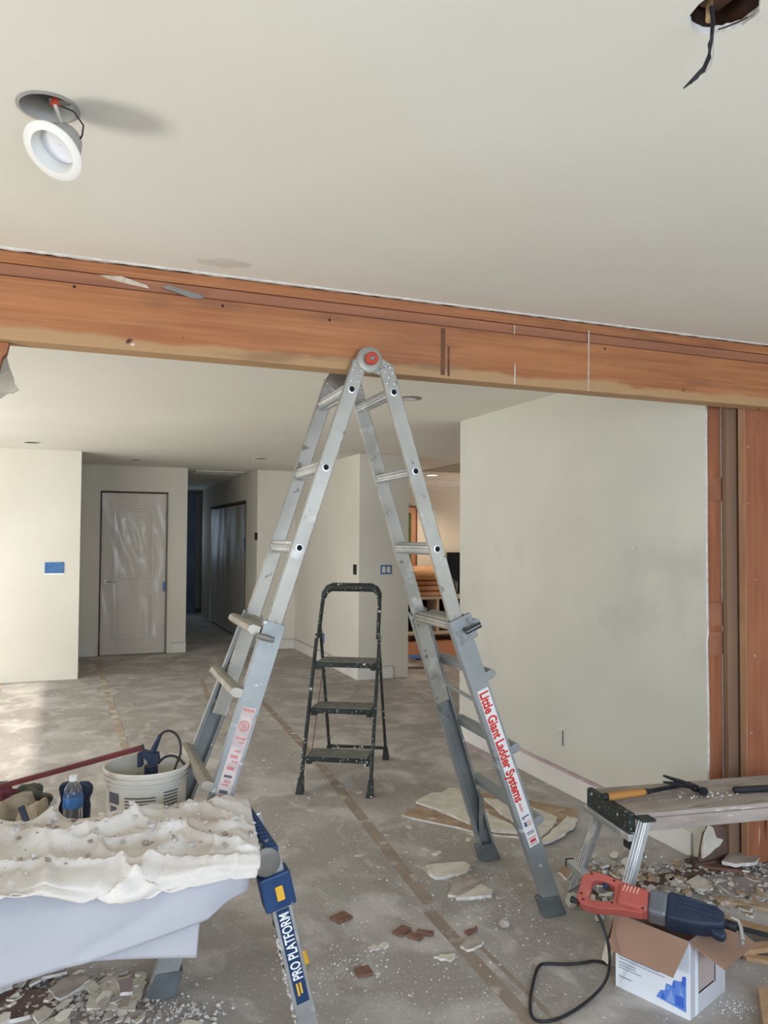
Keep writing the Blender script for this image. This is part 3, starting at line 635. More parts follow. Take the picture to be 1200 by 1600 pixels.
pl = tag(MB().box(2.1, 3.3, 2.86, 2.93, 0, .012).build('sole_plate_strip', gap_m, loc=(2.1, 2.86, 0)), 'dark wooden sill strip on the floor where the wall stood', 'board')
# left remnant of the removed wall under the beam
t = thing('torn_drywall', (-.3, 2.86, BZ), 'ragged drywall remnant hanging under the left end of the beam', 'drywall')
MB().ext([(-.9, -.002), (-.186, -.002), (-.192, -.035), (-.205, -.05), (-.215, -.1), (-.9, -.1)], (0, 2.80, BZ), (1, 0, 0), (0, 0, 1), (0, 1, 0), .05).build('stud_stub', redwood_m, t)
MB().ext([(-.9, -.012), (-.215, -.06), (-.205, -.03), (-.196, -.03), (-.186, -.07), (-.172, -.105), (-.169, -.125), (-.156, -.142), (-.178, -.157), (-.188, -.155), (-.215, -.178), (-.26, -.20), (-.4, -.19), (-.9, -.4)], (0, 2.851, BZ), (1, 0, 0), (0, 0, 1), (0, 1, 0), .0125, 0, 1).build('broken_board', [M('torn_grey_paper', (150, 142, 128), .9, col2=(176, 168, 152), scale=12, bump=.3), gyp_m], t)

# ================================================================== HANGING LAMP AND OPEN BOX
t = thing('recessed_light', (H1[0], H1[1], HC), 'white downlight hanging loose from its ceiling hole', 'ceiling light')
can = MB(); can.lathe([(.064, -.001), (.064, -.0025), (.0565, -.0035), (.0555, .0), (.0545, .11), (.0001, .112)], (H1[0], H1[1], HC), seg=40); can.build('housing_can', zinc_m, t, smooth=True)
mb = MB(); mb.box(H1[0] + .0, H1[0] + .04, H1[1] + .02, H1[1] + .045, HC + .03, HC + .09); mb.build('junction_plate', plast_m, t); MB().disc((H1[0] + .005, H1[1] + .045, HC + .05), (0, -1, 0), .006, .006).build('screw', alub_m, t)
n = Vector((-.466, -.43, -.775)).normalized(); lc = Vector((-.044, 1.79, 2.338)) 
mb = MB(); mb.lathe([(.001, -.004), (.0405, -.004)], lc - n * .026, n, 40); lens = mb.build('lens', lens_m, t, smooth=True)
mb = MB(); mb.lathe([(.041, -.03), (.043, -.006), (.047, .002), (.062, .0015), (.0655, -.001), (.0645, -.004), (.050, -.006), (.046, -.012), (.043, -.04), (.034, -.062), (.001, -.063)], lc, n, 44, mis=[0, 0, 0, 0, 0, 1, 1, 1, 1, 1]); mb.build('trim_flange', [lamp_m, zinc_m], t, smooth=True)
bb_ = lc - n * .06
q = bb_ + Vector((.012, 0, -.004))
MB().tube([(H1[0] - .004, H1[1] + .03, HC + .10), (H1[0] + .006, H1[1] - .01, HC + .05), (H1[0] + .014, H1[1] - .036, HC + .006)], .0036).build('supply_wire', greywire_m, t, smooth=True)
MB().tube([(H1[0] + .014, H1[1] - .035, HC + .008), (H1[0] + .014, H1[1] - .04, HC - .012)], [.004, .009], 10).build('wire_nut', red_m, t, smooth=True)
MB().tube([(H1[0] + .014, H1[1] - .04, HC - .012), (H1[0] + .02, H1[1] - .035, HC - .028), bb_ - n * .001], .004).build('supply_wire', greywire_m, t, smooth=True)
MB().tube([(H1[0] + .024, H1[1] - .03, HC - .008), (H1[0] + .05, H1[1] - .03, HC - .014), (H1[0] + .07, H1[1] - .03, HC - .04), (H1[0] + .068, H1[1] - .03, HC - .062), lc - n * .035 + Vector((.035, 0, .012))], .0018).build('loop_wire', wire_m, t, smooth=True)
for k in (-1,):
    a = lc - n * .03 + RT * .04 * k + UP * .025
    MB().tube([a, a - n * .03 + RT * .012 * k, a - n * .02 + RT * .02 * k + UP * .012], .0016).build('spring_clip', steel_m, t, smooth=True)
t = thing('wiring_hole', (H2[0], H2[1], HC), 'ragged ceiling hole with bare wires hanging, top right', 'ceiling opening')
mb = MB(); mb.lathe([(.075, .0128), (.085, .13), (.001, .132)], (H2[0], H2[1], HC), seg=28); mb.build('cavity', M('old_wood_cavity', (92, 62, 48), .9, col2=(58, 46, 42), scale=22), t, smooth=True)
MB().box(H2[0] - .0, H2[0] + .045, H2[1] - .07, H2[1] + .06, HC + .05, HC + .11).build('joist_edge', brown_m, t); MB().tube([(H2[0] - .03, H2[1] - .03, HC + .09), (H2[0] - .012, H2[1] + .02, HC + .03), P(1108, 32, d=1.375)], .006).build('conduit', pine_m, t)
D = 1.37
def px3(l, d=D): return [P(x, y, d=d) for x, y in l]
MB().tube(px3([(1112, 10), (1114, 32), (1112, 60), (1108, 85), (1100, 105), (1088, 120), (1068, 138)]), [.004, .004, .003, .0025, .003, .0045, .0012], 8).build('wire', wire_m, t, smooth=True)
MB().tube(px3([(1116, 30), (1113, 55), (1107, 70), (1110, 90), (1100, 112), (1084, 122), (1080, 130)], D - .004), .0018, 6).build('wire', wire_m, t, smooth=True)
MB().tube(px3([(1115, 40), (1115, 85), (1110, 105), (1102, 113)], D + .004), .0012, 6).build('wire', greywire_m, t, smooth=True)
MB().tube([P(x, y, z=HC - .004) for x, y in ((1122, 46), (1135, 42), (1150, 36), (1168, 27))], .0016, 6).build('lath_nail', gap_m, t)

# ================================================================== BIG A-FRAME LADDER
A0 = Vector((1.037, 2.723, 0)); PSI = 0.0345
LU = Vector((sin(PSI), cos(PSI), 0)); LV = Vector((cos(PSI), -sin(PSI), 0)); LZ = Vector((0, 0, 1))
ZT, G, ALP = 2.072, .082, {-1: .3168, 1: .2973}
def LP(s, t, b=0.0, p=0.0):
    a = ALP[s]; return A0 + LV * (s * (G + t * sin(a)) + s * p * cos(a)) + LZ * (ZT - t * cos(a) + p * sin(a)) + LU * b
def ldir(s): return (LV * s * sin(ALP[s]) - LZ * cos(ALP[s]))
def lperp(s): return (LV * s * cos(ALP[s]) + LZ * sin(ALP[s]))
lad = thing('folding_ladder', A0.copy(), 'tall aluminium folding ladder straddling the beam in an A', 'ladder')
WI = .382
feet = {(1, 0): P(868, 1432, z=0), (1, 1): P(760, 1340, z=0), (-1, 0): P(252, 1562, z=0)}
feet[(-1, 1)] = A0 + LV * -.775 + LU * .585
for f in feet.values(): f.z = 0
for s in (-1, 1):
    for far in (0, 1):
        bc = .012 if not far else WI + .012
        # inner rail: rounded box section, hollow look with small edge lips
        mb = MB(); mb.frame(LP(s, 0, bc), ldir(s), lperp(s), LU, -.112 if s < 0 else -.098, 1.30 if far else .97, -.0285, .0285, -.011, .011)
        mb.build('inner_rail', alu_m, lad, bevel=.004)
        # rivets near the hinge
        rv = MB(); b0 = bc - .0115 if not far else bc - .0115
        for (tt, pp) in ((.0, .012), (.012, -.012), (.022, .016), (.035, -.004), (.055, -.016), (.062, .012), (-.008, -.004)):
            rv.lathe([(.0045, 0), (.0035, .002), (.0001, .003)], LP(s, tt - .092, b0, pp), -LU, 8)
        rv.build('rivets', alub_m, lad)['kind'] = 'stuff'
        # rung bores on the outer face of the near rail
        for k in range(3):
            if not far:
                mb = MB(); mb.lathe([(.015, 0), (.0145, .0025), (.0105, .003), (.0105, -.002)], LP(s, k * .3048, .0008), -LU, 20); rg = mb.build('rung_collar', alub_m, lad, smooth=True)
                mb = MB(); mb.disc(LP(s, k * .3048, .0004), -LU, .0105, .0012, 16); mb.build('rung_bore', hole_m, rg)
        # outer rail, a channel open to the inside, flared to its foot
        top = LP(s, .885, -.013 if not far else WI + .037); ft = feet[(s, far)] + LZ * .03
        e1 = (ft - top).normalized(); out = -LU if not far else LU
        out = (out - e1 * out.dot(e1)).normalized(); e2 = lperp(s); e2 = (e2 - e1 * e2.dot(e1) - out * e2.dot(out)).normalized(); L = (ft - top).length
        mb = MB(); mb.frame(top, e1, e2, out, 0, L, -.038, .038, -.0035, 0)
        mb.frame(top, e1, e2, out, 0, L, -.038, -.034, -.036, -.0035); mb.frame(top, e1, e2, out, 0, L, .034, .038, -.036, -.0035)
        mb.frame(top, e1, e2, out, 0, L, -.038, -.026, -.036, -.033); mb.frame(top, e1, e2, out, 0, L, .026, .038, -.036, -.033)
        mb.build('outer_rail', galv_m, lad, bevel=.002)
        # rubber foot
        fo = feet[(s, far)]; mb = MB(); h = LP
        d2 = Vector((e2.x, e2.y, 0)).normalized(); d3 = Vector((out.x, out.y, 0)).normalized()
        o2 = fo + LZ * 0
        vs = []
        for z, k, sh in ((0, 1.12, 0), (.012, 1.15, 0), (.07, 1.05, .07), (.085, 1.02, .085)):
            cc = o2 - e1 * (sh / max(.2, -e1.z)); cc.z = z
            vs += [cc + d2 * x * k * (1.0 if z == 0 else 1) + d3 * y for x, y in ((-.044, -.045), (.044, -.045), (.044, .006), (-.044, .006))]
        fs = [(0, 3, 2, 1), (12, 13, 14, 15)] + [(4 * i + a, 4 * i + (a + 1) % 4, 4 * i + 4 + (a + 1) % 4, 4 * i + 4 + a) for i in range(3) for a in range(4)]
        mb.add(vs, fs); mb.build('rubber_foot', rub_m, lad, bevel=.006)
        feet[(s, far, 'f')] = (top, e1, e2, out, L)
    # rungs of the inner section: ribbed D profile
    prof = []
    for q in range(28):
        a_ = 2 * pi * q / 28; c_, s__ = cos(a_), sin(a_); k_ = (abs(c_) ** 3.2 + abs(s__) ** 3.2) ** (-1 / 3.2) * (1.0 if q % 4 in (0, 1) else .84)
        prof.append((.0205 * c_ * k_, .0165 * s__ * k_))
    for k in range(4):
        mb = MB(); mb.ext([(x * 1.25, y * 1.35) for x, y in prof], LP(s, k * .3048, .0232), lperp(s), ldir(s), LU, WI - .0225)
        mb.build('rung', alub_m if k < 3 else alu_m, lad)
    # rungs of the outer section, fixed to the outer edge of the rails
    for t_, nm in ((.845, 0), (1.15, 1), (1.475, 2), (1.80, 3)):
        T0, E0 = feet[(s, 0, 'f')], feet[(s, 1, 'f')]
        kk = max(0.02, (t_ - .885))
        pa = T0[0] + T0[1] * kk + T0[2] * .052 - T0[3] * .014; pb = E0[0] + E0[1] * kk + E0[2] * .052 - E0[3] * .014
        if nm == 0: pa = LP(s, .93, .0, .06); pb = LP(s, .93, WI + .02, .06)
        ln = pb - pa; ln.normalize()
        mb = MB(); mb.ext([(-.018, -.018), (.012, -.02), (.026, -.012), (.028, .006), (.012, .016), (-.018, .014)], pa - ln * .012, T0[2], T0[1], ln, (pb - pa).length + .024)
        mb.build('outer_rung', M('worn_rung', (176, 170, 158), .45, .55, col2=(150, 144, 134), scale=8) if s < 0 else galv_m, lad, bevel=.002)
    T0, E0 = feet[(s, 0, 'f')], feet[(s, 1, 'f')]
    if s > 0:
        MB().bar(T0[0] + T0[1] * .33 - T0[2] * .039 - T0[3] * .01, E0[0] + E0[1] * .29 - E0[2] * .039 - E0[3] * .01, .016, .006, T0[1]).build('brace', galv_m, lad)
        MB().bar(E0[0] + E0[1] * .98 + E0[2] * .03 - E0[3] * .06, E0[0] + E0[1] * (E0[4] - .11) - E0[2] * .01 - E0[3] * .012, .022, .003, E0[2]).build('brace', galv_m, lad)
# hinges
for far in (0, 1):
    b0 = .004 if not far else WI + .004
    hp = P(578, 562, Y=2.72); hp = A0 + LV * ((hp - A0).dot(LV)) + LZ * hp.z
    def hz(q): return ((q - A0).dot(LV), q.z)
    C0 = hz(hp)
    for s in (-1, 1):
        i0 = hz(LP(s, -.04, 0, -.025)); o0 = hz(LP(s, -.04, 0, .025)); o1 = hz(LP(s, -.10, 0, .026))
        i1 = hz(LP(s, -.07, 0, -.0255))
        arc = [(C0[0] + .050 * sin(th) * s, C0[1] + .050 * cos(th)) for th in [radians(a) for a in (75, 55, 35, 15, -10)]]
        low = [(C0[0] - .01 * s, C0[1] - .03), (C0[0] + .02 * s, C0[1] - .046)]
        poly = [i0, o0, o1] + arc + low + [i1]
        mb = MB(); mb.ext(poly, A0 + LU * (b0 + (.003 if s > 0 else 0)), LV, LZ, LU, .012)
        mb.build('hinge_plate', plast_m if far else alu_m, lad, bevel=.002)
    mb = MB(); mb.lathe([(.049, 0), (.049, .010), (.045, .013), (.03, .014), (.001, .014)], hp + LU * (b0 + .004), -LU, 36); mb.build('hinge_disc', plast_m if far else alu_m, lad, smooth=True)
    if not far:
        kn = MB(); kn.lathe([(.018, 0), (.018, .012), (.0235, .014), (.0235, .026), (.019, .030), (.011, .030), (.010, .026), (.0001, .026)], hp + LU * (b0 - .010), -LU, 28); kno = kn.build('release_knob', red_m, lad, smooth=True)
        MB().disc(hp + LU * (b0 - .036), -LU, .0085, .002, 16).build('knob_bolt', plast_m, kno)
# locks
T0 = feet[(1, 0, 'f')]; a = T0[0] + T0[1] * .05 + T0[2] * .012 + T0[3] * .001
mb = MB(); mb.tube([a, a + T0[3] * .035], .009, 12); mb.tube([a + T0[3] * .03 - T0[2] * .012, a + T0[3] * .034 + T0[2] * .052 + LZ * .004], [.010, .011], 12); mb.build('lock_lever', M('chromed_lever', (90, 92, 96), .25, .9), lad, smooth=True)
MB().bar(T0[0] + T0[1] * .0 + T0[2] * .045 - T0[3] * .012, T0[0] + T0[1] * .10 + T0[2] * .045 - T0[3] * .012, .03, .02, T0[2]).build('lock_bracket', galv_m, lad, bevel=.006)
T1 = feet[(-1, 0, 'f')]; a = T1[0] + T1[1] * .055 + T1[2] * .03 + T1[3] * .001
mb = MB(); mb.tube([a, a + T1[3] * .03], .009, 12); mb.tube([a + T1[3] * .03 + T1[2] * .025, a + T1[3] * .032, a + T1[3] * .032 - T1[2] * .035], [.010, .012, .010], 12); mb.build('lock_lever', plast_m, lad, smooth=True)
# stickers on the near outer rails
top, e1, e2, out, L = T0
tA = .30; tB = .995
MB().frame(top + out * .0004, e1, e2, out, tA, tB, -.021, .027, 0, .0005).build('sticker', labelw_m, lad)
full = 'Little Giant Ladder Systems'
o_, wtxt = lettering(full, .054, redink_m, lad, top + out * .0012 + e1 * (tA + .010) + e2 * -.016, e1, e2, 'lettering', .0019, .80)
lettering('.com', .022, redink_m, lad, top + out * .0012 + e1 * (tA + .012 + wtxt) + e2 * -.008, e1, e2, 'lettering', .0003, 1.0)
def ink(rects, m, T, nm='print'):
    for (u0, u1, v0, v1) in rects: MB().frame(T[0] + T[3] * .001, T[1], T[2], T[3], u0, u1, v0, v1, 0, .0004).build(nm, m, lad)
ink([(.86, .866, -.014, .02), (.93, .934, -.014, .02), (.938, .942, -.014, .02), (.868, .872, -.014, .0)], greyink_m, T0)
ink([(.885, .905, -.012, -.001)], M('flag_blue', (70, 78, 120), .6), T0); ink([(.885 + .006 * i, .888 + .006 * i, 0, .02) for i in range(4)], redfade_m, T0); ink([(.957, .96, -.014, .02), (.966, .978, -.01, .016), (.983, .986, -.014, .02)], redink_m, T0)
MB().frame(T1[0] + T1[3] * .0004, T1[1], T1[2], T1[3], .30, 1.02, -.026, .022, 0, .0005).build('worn_sticker', labelold_m, lad)
rng = random.Random(4)
ink([(.305, .315, -.022, .018), (.405, .412, -.02, .016), (.42, .424, -.02, .0)], redfade_m, T1)
mb = MB(); mb.lathe([(.013, 0), (.019, 0), (.019, .0006), (.013, .0006)], T1[0] + T1[1] * .365 - T1[2] * .002 + T1[3] * .0009, T1[3], 24); mb.disc(T1[0] + T1[1] * .365 - T1[2] * .002 + T1[3] * .0009, T1[3], .009, .0006, 14); mb.build('print', redfade_m, lad)
u = .45
while u < 1.0:
    h = rng.uniform(.012, .03); ink([(u, u + rng.uniform(.004, .012), -.018 + rng.uniform(0, .006), .012 + rng.uniform(-.01, .004))], redfade_m if rng.random() < .7 else greyink_m, T1); u += h

# ================================================================== BLACK STEP STOOL
SY = -.516; sw = Vector((cos(SY), sin(SY), 0)); sd_ = Vector((-sin(SY), cos(SY), 0)); SC = Vector((1.501, 4.537, 0))
st = thing('step_stool', SC.copy(), 'paint spattered black three-step folding stool', 'step stool')
def SP(x, d, z): return SC + sw * x + sd_ * d + LZ * z
fs_ = .455
def fr(x, z, b=0.0): return SP(x, fs_ * z + b, z)
for s in (-1, 1):
    x = .206 * s
    MB().bar(fr(x * 1.03, .06), fr(x, .90), .020, .034, sw).build('front_rail', steelblk_m, st, bevel=.005)
    MB().bar(SP(x * .96, .80, .05), SP(x * .93, fs_ * .92 + .02, .95), .018, .028, sw).build('rear_leg', steelblk_m, st, bevel=.005)
    for (p0, nm) in ((fr(x * 1.04, 0), 0), (SP(x * .97, .815, 0), 1)):
        mb = MB(); sl_ = fs_ if nm == 0 else -.30
        vs = []
        for z, hw, hd in ((0, .022, .03), (.012, .021, .029), (.09, .0135, .021)):
            c = p0 + sd_ * sl_ * z + LZ * z - (sw * .002 * s)
            vs += [c + sw * a * hw + sd_ * b * hd for a, b in ((-1, -1), (1, -1), (1, 1), (-1, 1))]
        mb.add(vs, [(0, 3, 2, 1), (8, 9, 10, 11)] + [(4 * i + a, 4 * i + (a + 1) % 4, 4 * i + 4 + (a + 1) % 4, 4 * i + 4 + a) for i in range(2) for a in range(4)]); mb.build('rubber_foot', steelblk_m, st, bevel=.003)
# handrail: one bent tube with a flat grip
hp_ = []
for (x, z) in ((-.196, .88), (-.192, 1.08), (-.188, 1.15), (-.176, 1.185), (-.150, 1.205), (-.1, 1.21), (.1, 1.21), (.150, 1.205), (.176, 1.185), (.188, 1.15), (.192, 1.08), (.196, .88)):
    hp_.append(fr(x, z))
MB().tube(hp_, .0135, 10).build('handrail', steelblk_m, st, smooth=True)
mb = MB(); pts_ = [(-.186, 1.14), (-.183, 1.165), (-.160, 1.196), (-.13, 1.207), (.13, 1.207), (.160, 1.196), (.183, 1.165), (.186, 1.14)]
mb.tube([fr(x, z - .008) for x, z in pts_], [.019, .021, .026, .029, .029, .026, .021, .019], 12); mb.build('grip', steelblk_m, st, smooth=True)
for z, dep in ((.200, .20), (.466, .21), (.732, .235)):
    f0 = fs_ * z
    mb = MB(); mb.frame(SP(0, f0 - .02, z), sw, sd_, LZ, -.195, .195, 0, dep, -.030, .0); o = mb.build('step', steelblk_m, st, bevel=.006)
    MB().frame(SP(0, f0 - .014, z), sw, sd_, LZ, -.183, .183, 0, dep - .012, .0005, .004).build('tread', tread_m, o, bevel=.002)
    for s in (-1, 1): MB().frame(SP(.175 * s, f0 - .024, z - .032), sw, sd_, LZ, -.018, .018, 0, .05, -.012, .006).build('corner_cap', steelblk_m, o, bevel=.004)
MB().bar(SP(-.19, .775, .085), SP(.19, .775, .085), .02, .014, LZ).build('rear_bar', steelblk_m, st)
MB().tube([SP(-.17, .42, .66), SP(-.19, .22, .20)], .003, 6).build('link_rod', M('rusty_rod', (112, 76, 56), .7), st)

def smooth_path(pts, k=3):
    for _ in range(k):
        q = [pts[0]]
        for a, b in zip(pts[:-1], pts[1:]): q += [a * .75 + b * .25, a * .25 + b * .75]
        pts = q + [pts[-1]]
    return pts

# ================================================================== LEFT WORK PLATFORM WITH DROP CLOTH
PZ = .632
pf = thing('work_platform', (.2, 2.49, 0), 'aluminium work platform under the drop cloth, blue end fittings', 'platform')
MB().box(-1.05, .545, 2.295, 2.675, PZ - .08, PZ - .004).build('deck', alu_m, pf, bevel=.004)
for i in range(8): MB().box(-1.05, .545, 2.31 + i * .045, 2.33 + i * .045, PZ - .0038, PZ - .001).build('deck_rib', alu_m, pf)
MB().box(.545, .588, 2.29, 2.70, PZ - .075, PZ + .0).build('end_rail', navy_m, pf, bevel=.006)
for i in range(12): MB().box(.55, .579, 2.30 + i * .031, 2.318 + i * .031, PZ + .0002, PZ + .0035).build('grip_tread', navy_m, pf)
def pleg(top, foot, front):
    top, foot = Vector(top), Vector(foot); e1 = (foot - top).normalized(); out = Vector((0, -1, 0)); out = (out - e1 * out.dot(e1)).normalized(); e2 = out.cross(e1)
    if e2.x < 0: e2 = -e2
    L = (foot - top).length
    lg = MB().frame(top, e1, e2, out, .0, L - .05, -.030, .030, -.004, 0)
    lg.frame(top, e1, e2, out, .0, L - .05, -.030, -.026, -.04, -.004); lg.frame(top, e1, e2, out, .0, L - .05, .026, .030, -.04, -.004)
    o = lg.build('leg', alub_m, pf, bevel=.002)
    MB().frame(top, e1, e2, out, L - .06, L - .006, -.034, .034, -.045, .004).build('foot_cap', yel_m, pf, bevel=.005)
    if front:
        MB().frame(top, e1, e2, out, .045, .150, -.048, .044, -.044, .014).build('latch', navy_m, pf, bevel=.006)
        MB().frame(top, e1, e2, out, .078, .122, -.010, .013, .0142, .019).build('latch_button', yel_m, pf, bevel=.002)
        MB().frame(top, e1, e2, out, .158, .46, -.0195, .0195, .0003, .0012).build('label_strip', M('label_navy', (24, 54, 92), .6), pf)
        u0 = .385; lettering('PRO PLATFORM', .043, white_m, pf, top + out * .0016 + e1 * u0 + e2 * .0155, -e1, -e2, 'lettering', .0006, .70)
        MB().frame(top, e1, e2, out, .395, .43, .0, .006, .0013, .0018).build('small_print', yel_m, pf); MB().frame(top, e1, e2, out, .395, .435, -.010, -.004, .0013, .0018).build('small_print', yel_m, pf)
        sl = MB()
        for i in range(5): sl.frame(top, e1, e2, out, .15 + i * .045, .166 + i * .045, -.0312, -.0302, -.03, -.012)
        sl.build('adjust_slots', hole_m, pf)
        pc = MB()
        rg = random.Random(2)
        for i in range(60): pc.crumb(top + e1 * rg.uniform(.24, L - .08) - e2 * (.030 + rg.uniform(0, .004)) - out * rg.uniform(0.0, .036), rg.uniform(.003, .009))
        pc.build('caked_plaster', crumb_m, pf)['kind'] = 'stuff'
    return o
ftp = P(488, 1636, z=0)
pleg((.562, 2.277, PZ - .03), (ftp.x, ftp.y - .02, 0), True)
pleg((.602, 2.70, PZ - .05), (ftp.x + .088, ftp.y + .43, 0), False)
pleg((-1.02, 2.277, PZ - .03), (-1.17, ftp.y - .02, 0), False); pleg((-1.02, 2.70, PZ - .05), (-1.17, ftp.y + .43, 0), False)
mb = MB(); mb.lathe([(.041, 0), (.041, .006), (.037, .008), (.018, .009), (.001, .009)], (.548, 2.276, PZ - .035), (0, -1, 0), 32); mb.build('hinge_disc', plast_m, pf, smooth=True)
# drop cloth: one wrinkled sheet over the top with a loose front hem
def ridge(x, y, a, sc, sh, sd):
    """sharp folds running along direction a"""
    p = x * cos(a) + y * sin(a); q = -x * sin(a) + y * cos(a)
    nn = noise.noise(Vector((p * sc, q * sc * .28 + .6 * noise.noise(Vector((x * 2, y * 2, sd))), sd)))
    return max(0.0, 1 - abs(nn) * sh)
def clo_top(u, v):
    # u along the platform, v from the back edge over the top and down the front
    x1 = .578 - .085 * max(0, v - .1)
    x = -1.15 + (x1 + 1.15) * u
    yy = -v * .6
    w1 = .026 * ridge(x, yy, 2.45, 3.4, 4.6, 1.3) ** 1.7 + .020 * ridge(x, yy, .5, 4.6, 5.5, 7.7) ** 1.6 + .014 * ridge(x, yy, 1.4, 5.2, 6.5, 4.1) ** 1.8 + .008 * ridge(x, yy, 2.9, 9, 6, 9.1) ** 2 + .004 * noise.noise(Vector((x * 19, yy * 19, 1)))
    w2 = .012 * noise.noise(Vector((x * 3, yy * 4, 5)))
    edge = min(1, (1 - u) * 18 + .25)
    zz = PZ + .010 + (w1 + w2) * edge
    if v < .72:
        y = 2.705 - v / .72 * .43 + .012 * noise.noise(Vector((x * 4, 7, v)))
        if v < .06: zz -= (.06 - v) * .25
        return Vector((x, y, max(zz, PZ + .005)))
    k = (v - .72) / .28
    hem = .046 + .020 * noise.noise(Vector((x * 2.6, 3.7, 0))) + .009 * sin(x * 13) + .012 * min(1, max(0, x + .1) * 3) - .022 * min(1, max(0, .12 - x) * 6)
    th = min(1.0, k * 1.6)
    y = 2.275 - .060 * sin(th * pi / 2) - .03 * abs(noise.noise(Vector((x * 5, k * 2, 2)))) - .012 * k
    zz = zz * (1 - .4 * k) + (PZ + .012) * .4 * k - hem * (k ** 1.25)
    return Vector((x, y, zz))
cl = thing('drop_cloth', (.1, 2.5, PZ), 'dusty white canvas drop cloth draped over the platform', 'drop cloth')
MB().sheet(clo_top, 230, 90).build('top_layer', canvas_m, cl, smooth=True, solid=.0025)
def lerp_pts(pts, x):
    if x <= pts[0][0]: return pts[0][1]
    for (a, b), (c, d) in zip(pts[:-1], pts[1:]):
        if x <= c: return b + (d - b) * (x - a) / (c - a)
    return pts[-1][1]
edgeA = [(-1.1, .25), (-.136, .400), (.057, .422), (.20, .448), (.375, .482), (.43, .522), (.488, .538)]
def hangA(u, v):
    x = -1.1 + (1.588) * u; zt = PZ - .012; zb = lerp_pts(edgeA, x)
    z = zt + (zb - zt) * v
    y = 2.262 - .035 * min(1, v * 4) + .010 * noise.noise(Vector((x * 3, v * 1.4, 1))) + .005 * sin(x * 9 + v * 2) + .008 * ridge(x, z, 1.15, 3.0, 6, 2.2) ** 2 + .02 * max(0, (x - .38)) * 4 * v
    return Vector((x, y, z))
MB().sheet(hangA, 70, 18).build('hanging_layer', sheet_m, cl, smooth=True, solid=.002)
def hangB(u, v):
    x = .02 + (.342 - .012 * v) * u; zt = PZ - .09; zb = .425 - .052 * x / .36
    return Vector((x, 2.250 + .006 * noise.noise(Vector((x * 3, v, 4))) + .004 * sin(8 * x), zt + (zb - zt) * v))
MB().sheet(hangB, 50, 14).build('folded_layer', sheet_m, cl, smooth=True, solid=.002)
cc = MB()
rg = random.Random(11)
for i in range(260):
    u, v = rg.uniform(.5, 1), rg.uniform(.03, .7); p = clo_top(u, v); cc.crumb(p + LZ * .001, rg.choice((.0025, .003, .004, .006, .009, .012)), rg.choice((0, 0, 1)))
tag(cc.build('plaster_crumbs', [crumb_m, rubble_m]), 'pale plaster crumbs scattered on the drop cloth', 'crumbs', kind='stuff')

# low bench behind it with bucket, bottle and rags
BZ2 = .385
lb = thing('low_bench', (-.3, 3.05, 0), 'plain low wooden bench behind the cloth covered platform', 'bench')
for i in range(3): MB().box(-1.0, .325, 2.86 + i * .125, 2.98 + i * .125, BZ2 - .03, BZ2).build('plank', plank_m, lb, bevel=.003)
for x in (-.95, -.25):
    for y in (2.90, 3.17): MB().box(x, x + .05, y, y + .05, 0, BZ2 - .0305).build('leg', plank_m, lb)
    MB().box(x + .01, x + .04, 2.951, 3.169, .12, .16).build('stretcher', plank_m, lb)
bc = P(232, 1192, d=2.89); BC = Vector((bc.x - .005, bc.y, BZ2 + .001)); RZ = bc.z - BC.z
bk = thing('plastic_bucket', BC.copy(), 'white plastic five gallon bucket with printed panels', 'bucket')
mb = MB(); R1 = .1515
mb.lathe([(.001, .006), (.122, .006), (.122, 0), (.130, 0), (.141, RZ * .82), (.1415, RZ * .855), (.150, RZ * .86), (.150, RZ * .875), (.1425, RZ * .88), (.143, RZ * .91), (.151, RZ * .915), (.151, RZ * .93), (.1435, RZ * .935), (.1445, RZ * .955), (R1, RZ * .96), (R1 + .001, RZ * .985), (R1 - .003, RZ), (.1425, RZ * .995), (.138, RZ * .8), (.126, .02), (.001, .012)], BC, seg=56)
mb.build('shell', bucket_m, bk, smooth=True)
def onbucket(a0, a1, z0, z1, m, nm, r=.1385):
    rr = lambda z: .130 + (.141 - .130) * (z / (RZ * .82)) + .0012
    k = MB(); n_ = max(2, int((a1 - a0) / .08))
    k.sheet(lambda u, v: BC + Vector((cos(a0 + (a1 - a0) * u) * rr(z0 + (z1 - z0) * v), sin(a0 + (a1 - a0) * u) * rr(z0 + (z1 - z0) * v), z0 + (z1 - z0) * v)), n_, 1); return k.build(nm, m, bk)
va = atan2(-BC.y, -BC.x)
ink_b = M('bucket_print', (92, 94, 102), .6)
for i in range(7): onbucket(va - .55, va + .22 - (.2 if i % 3 == 2 else 0), RZ * .77 - .011 * (i + 1) - .001, RZ * .77 - .011 * i - .0075, ink_b, 'printed_text')
onbucket(va - 1.10, va - .72, RZ * .66, RZ * .78, ink_b, 'printed_panel'); onbucket(va - 1.05, va - .8, RZ * .50, RZ * .63, ink_b, 'printed_panel')
for i in range(9): onbucket(va + .42, va + .85, RZ * .80 - .011 * (i + 1), RZ * .80 - .011 * i - .006, ink_b, 'printed_text')
